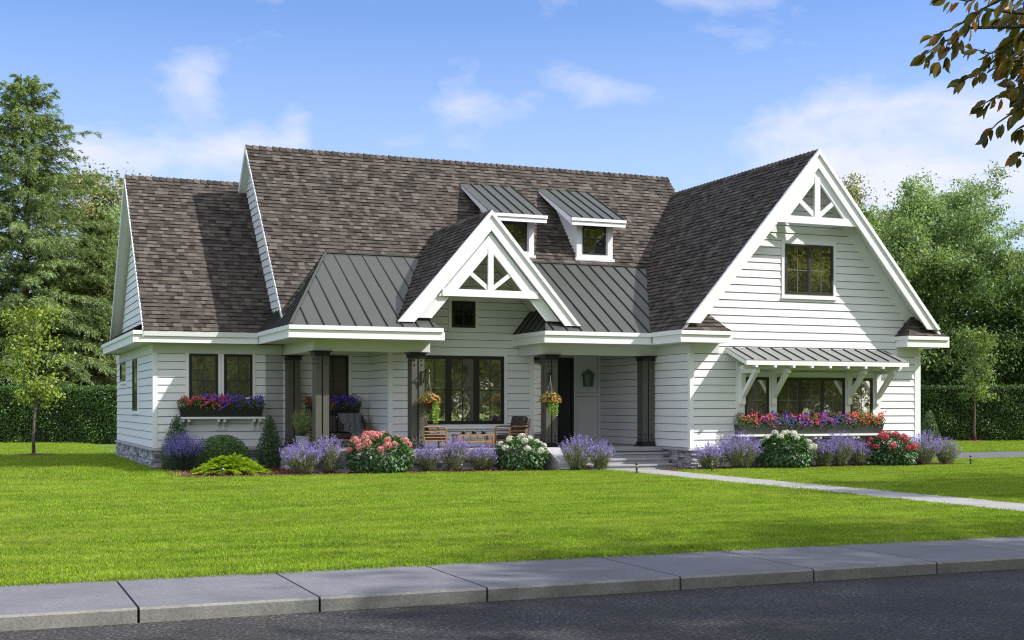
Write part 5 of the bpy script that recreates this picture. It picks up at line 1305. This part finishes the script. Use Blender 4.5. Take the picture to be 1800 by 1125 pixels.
# ------------------------------------------------------------------ overhanging tree at the upper right
def near_tree():
    rg = np.random.default_rng(200); bx, by = 8.6, 3.4
    root = empty('overhanging_tree', (bx, by, 0), 'near tree whose leafy branches with olive and rust leaves hang into the upper right corner', 'tree')
    def W3(px, py, d):   # real positions of the twigs, worked out for distances of about seven metres
        t = (px-900)/2290; return arr(d*(.3822+.9241*t), d*(.9241-.3822*t), 1.7+(714-py)*d/2290)
    tw = []
    def run(pts, d0, d1):
        n = len(pts); tw.append([W3(p[0]+12, p[1]-6, d0+(d1-d0)*i/(n-1)) for i, p in enumerate(pts)])
    run([(1860, -60), (1770, -6), (1715, 22), (1685, 55), (1662, 88), (1640, 112)], 6.6, 7.1)
    run([(1715, 22), (1690, 40), (1655, 60), (1630, 68)], 6.9, 7.2); run([(1760, -5), (1720, -2), (1690, 8), (1655, 2)], 6.9, 7.2)
    run([(1685, 55), (1665, 72), (1640, 82), (1618, 100)], 7.0, 7.1)
    run([(1880, 30), (1810, 55), (1765, 78), (1730, 100), (1700, 92)], 6.8, 7.3); run([(1765, 78), (1740, 108), (1715, 130), (1686, 145)], 7.1, 7.3)
    run([(1880, 100), (1820, 120), (1780, 112), (1750, 122)], 6.9, 7.2); run([(1850, 120), (1800, 150), (1765, 165), (1735, 178), (1715, 190)], 6.9, 7.2)
    run([(1860, 170), (1800, 185), (1770, 203), (1742, 222), (1724, 240)], 7.0, 7.2); run([(1870, 225), (1825, 232), (1800, 222), (1780, 232)], 7.0, 7.2)
    run([(1870, 262), (1825, 268), (1800, 270), (1780, 278)], 7.0, 7.1)
    run([(1850, 40), (1810, 20), (1780, 26), (1750, 40)], 6.8, 7.1); run([(1850, 80), (1815, 92), (1790, 98), (1770, 110)], 6.8, 7.0); run([(1850, 140), (1820, 160), (1795, 170)], 7.3, 7.4)
    run([(1850, 5), (1805, -6), (1790, 2), (1772, 20)], 7.2, 7.3)
    for k in range(16): run([(1870, 0+k*12), (1825, 8+k*12), (1790+rg.integers(-30, 15), 16+k*12)], 7.0+rg.random()*.5, 7.2+rg.random()*.4)
    visible = len(tw)
    base = arr(bx, by, 0); T = [base, base+arr(-.05, .1, 1.6), base+arr(-.1, .1, 3.2), base+arr(.05, .2, 5.0), base+arr(.2, .1, 7.2)]
    mb = MB(); mb.tube([tuple(p) for p in T], [.19, .16, .14, .10, .05], 10)
    mb.build('trunk', 'barkd', root, True)
    bm = MB()
    # scaffold limbs joining the hanging twigs to the trunk
    hub = W3(1990, 60, 6.9); bm.tube([tuple(T[2]), tuple((T[2]+hub)/2+arr(0, 0, .25)), tuple(hub)], [.05, .03, .014], 7, False)
    hub2 = W3(1960, 190, 7.1); bm.tube([tuple(T[2]-arr(0, 0, .3)), tuple((T[2]+hub2)/2+arr(0, 0, .1)), tuple(hub2)], [.04, .025, .012], 7, False)
    for q in tw[:visible]:
        h = hub if q[0][2] > hub2[2]+.15 else hub2
        if q[0][2] > 0 and np.linalg.norm(q[0]-h) < 1.2 and (q is tw[0] or True):
            pxo = q[0]
            if not any(np.linalg.norm(pxo-s) < 1e-6 for r in tw for s in r[1:]): bm.tube([tuple(h), tuple((h+pxo)/2+arr(0, 0, .03)), tuple(pxo)], [.02, .014, .008], 5, False)
    # the rest of the crown, out of the picture to the right and above
    for k in range(60):
        a = rg.uniform(-2.0, 1.2); ln = rg.uniform(1.6, 3.4); z = rg.uniform(3.4, 7.4); b = base+arr(0, 0, z*.8); e = base+arr(math.cos(a)*ln, math.sin(a)*ln, z+rg.uniform(.1, 1.6))
        if e[2] < 4.6 and e[0] < 8.2: continue
        bm.tube([tuple(b), tuple((b+e)/2+arr(0, 0, .2)), tuple(e)], [.04, .025, .01], 5, False)
        for s in range(6):
            p = b+(e-b)*rg.uniform(.35, 1); q = p+rg.normal(0, .45, 3); tw.append([p, (p+q)/2, q])
    for q in tw: bm.tube([tuple(p) for p in q], [.008-.005*i/(len(q)-1) for i in range(len(q))], 5, False)
    bm.build('limbs', 'barkd', root)
    P = []
    for k, q in enumerate(tw):
        q = np.array(q)
        for i in range(len(q)-1):
            seg = q[i+1]-q[i]; L = np.linalg.norm(seg); n = max(3, int(L/.020))
            if k < visible and i == 0 and L > .25: n = int(n*.4)
            t = rg.random(n)[:, None]; p = q[i]+seg*t; s = unit(np.cross(seg, rdir(rg, n))); d = unit(seg[None])*.55+s*.55+arr(0, 0, -.62)
            ln = rg.uniform(.065, .112, n); nn = unit(rdir(rg, n)*.9+arr(0, 0, .5))
            P.append(big_leaf(p+s*.01, d, nn, ln, ln*rg.uniform(.34, .46, n)))
        n = 3; P.append(big_leaf(np.repeat(q[-1][None], n, 0), rdir(rg, n)*.5+unit((q[-1]-q[-2])[None])+arr(0, 0, -.4), rdir(rg, n)+arr(0, 0, .5), rg.uniform(.08, .12, n), rg.uniform(.04, .055, n)))
    leaf_obj('crown', P, 'branch_leaf', root)
def big_leaf(P, D, Nn, L, Wd):
    """pointed oval leaf: 8-vertex outline folded on the midrib"""
    D = unit(D); S = unit(np.cross(D, Nn)); U = np.cross(S, D); L = L[:, None]; Wd = Wd[:, None]; st = .12
    def q(t, w, b): return P+D*L*(st+t*(1-st))+S*Wd*w+U*(abs(w)*Wd*.35-L*b)
    vs = [P, q(0, 0, 0), q(.25, .42, .01), q(.55, .48, .03), q(.82, .25, .07), q(1, 0, .13), q(.82, -.25, .07), q(.55, -.48, .03), q(.25, -.42, .01), q(.5, 0, .03)]
    v = np.stack(vs, 1).reshape(-1, 3); i = np.arange(len(P))*10
    tr = [(1, 2, 9), (2, 3, 9), (3, 4, 9), (4, 5, 9), (5, 6, 9), (6, 7, 9), (7, 8, 9), (8, 1, 9)]
    f = np.stack([np.stack([i+a, i+b, i+c], 1) for a, b, c in tr], 1).reshape(-1, 3); return v, f
near_tree()
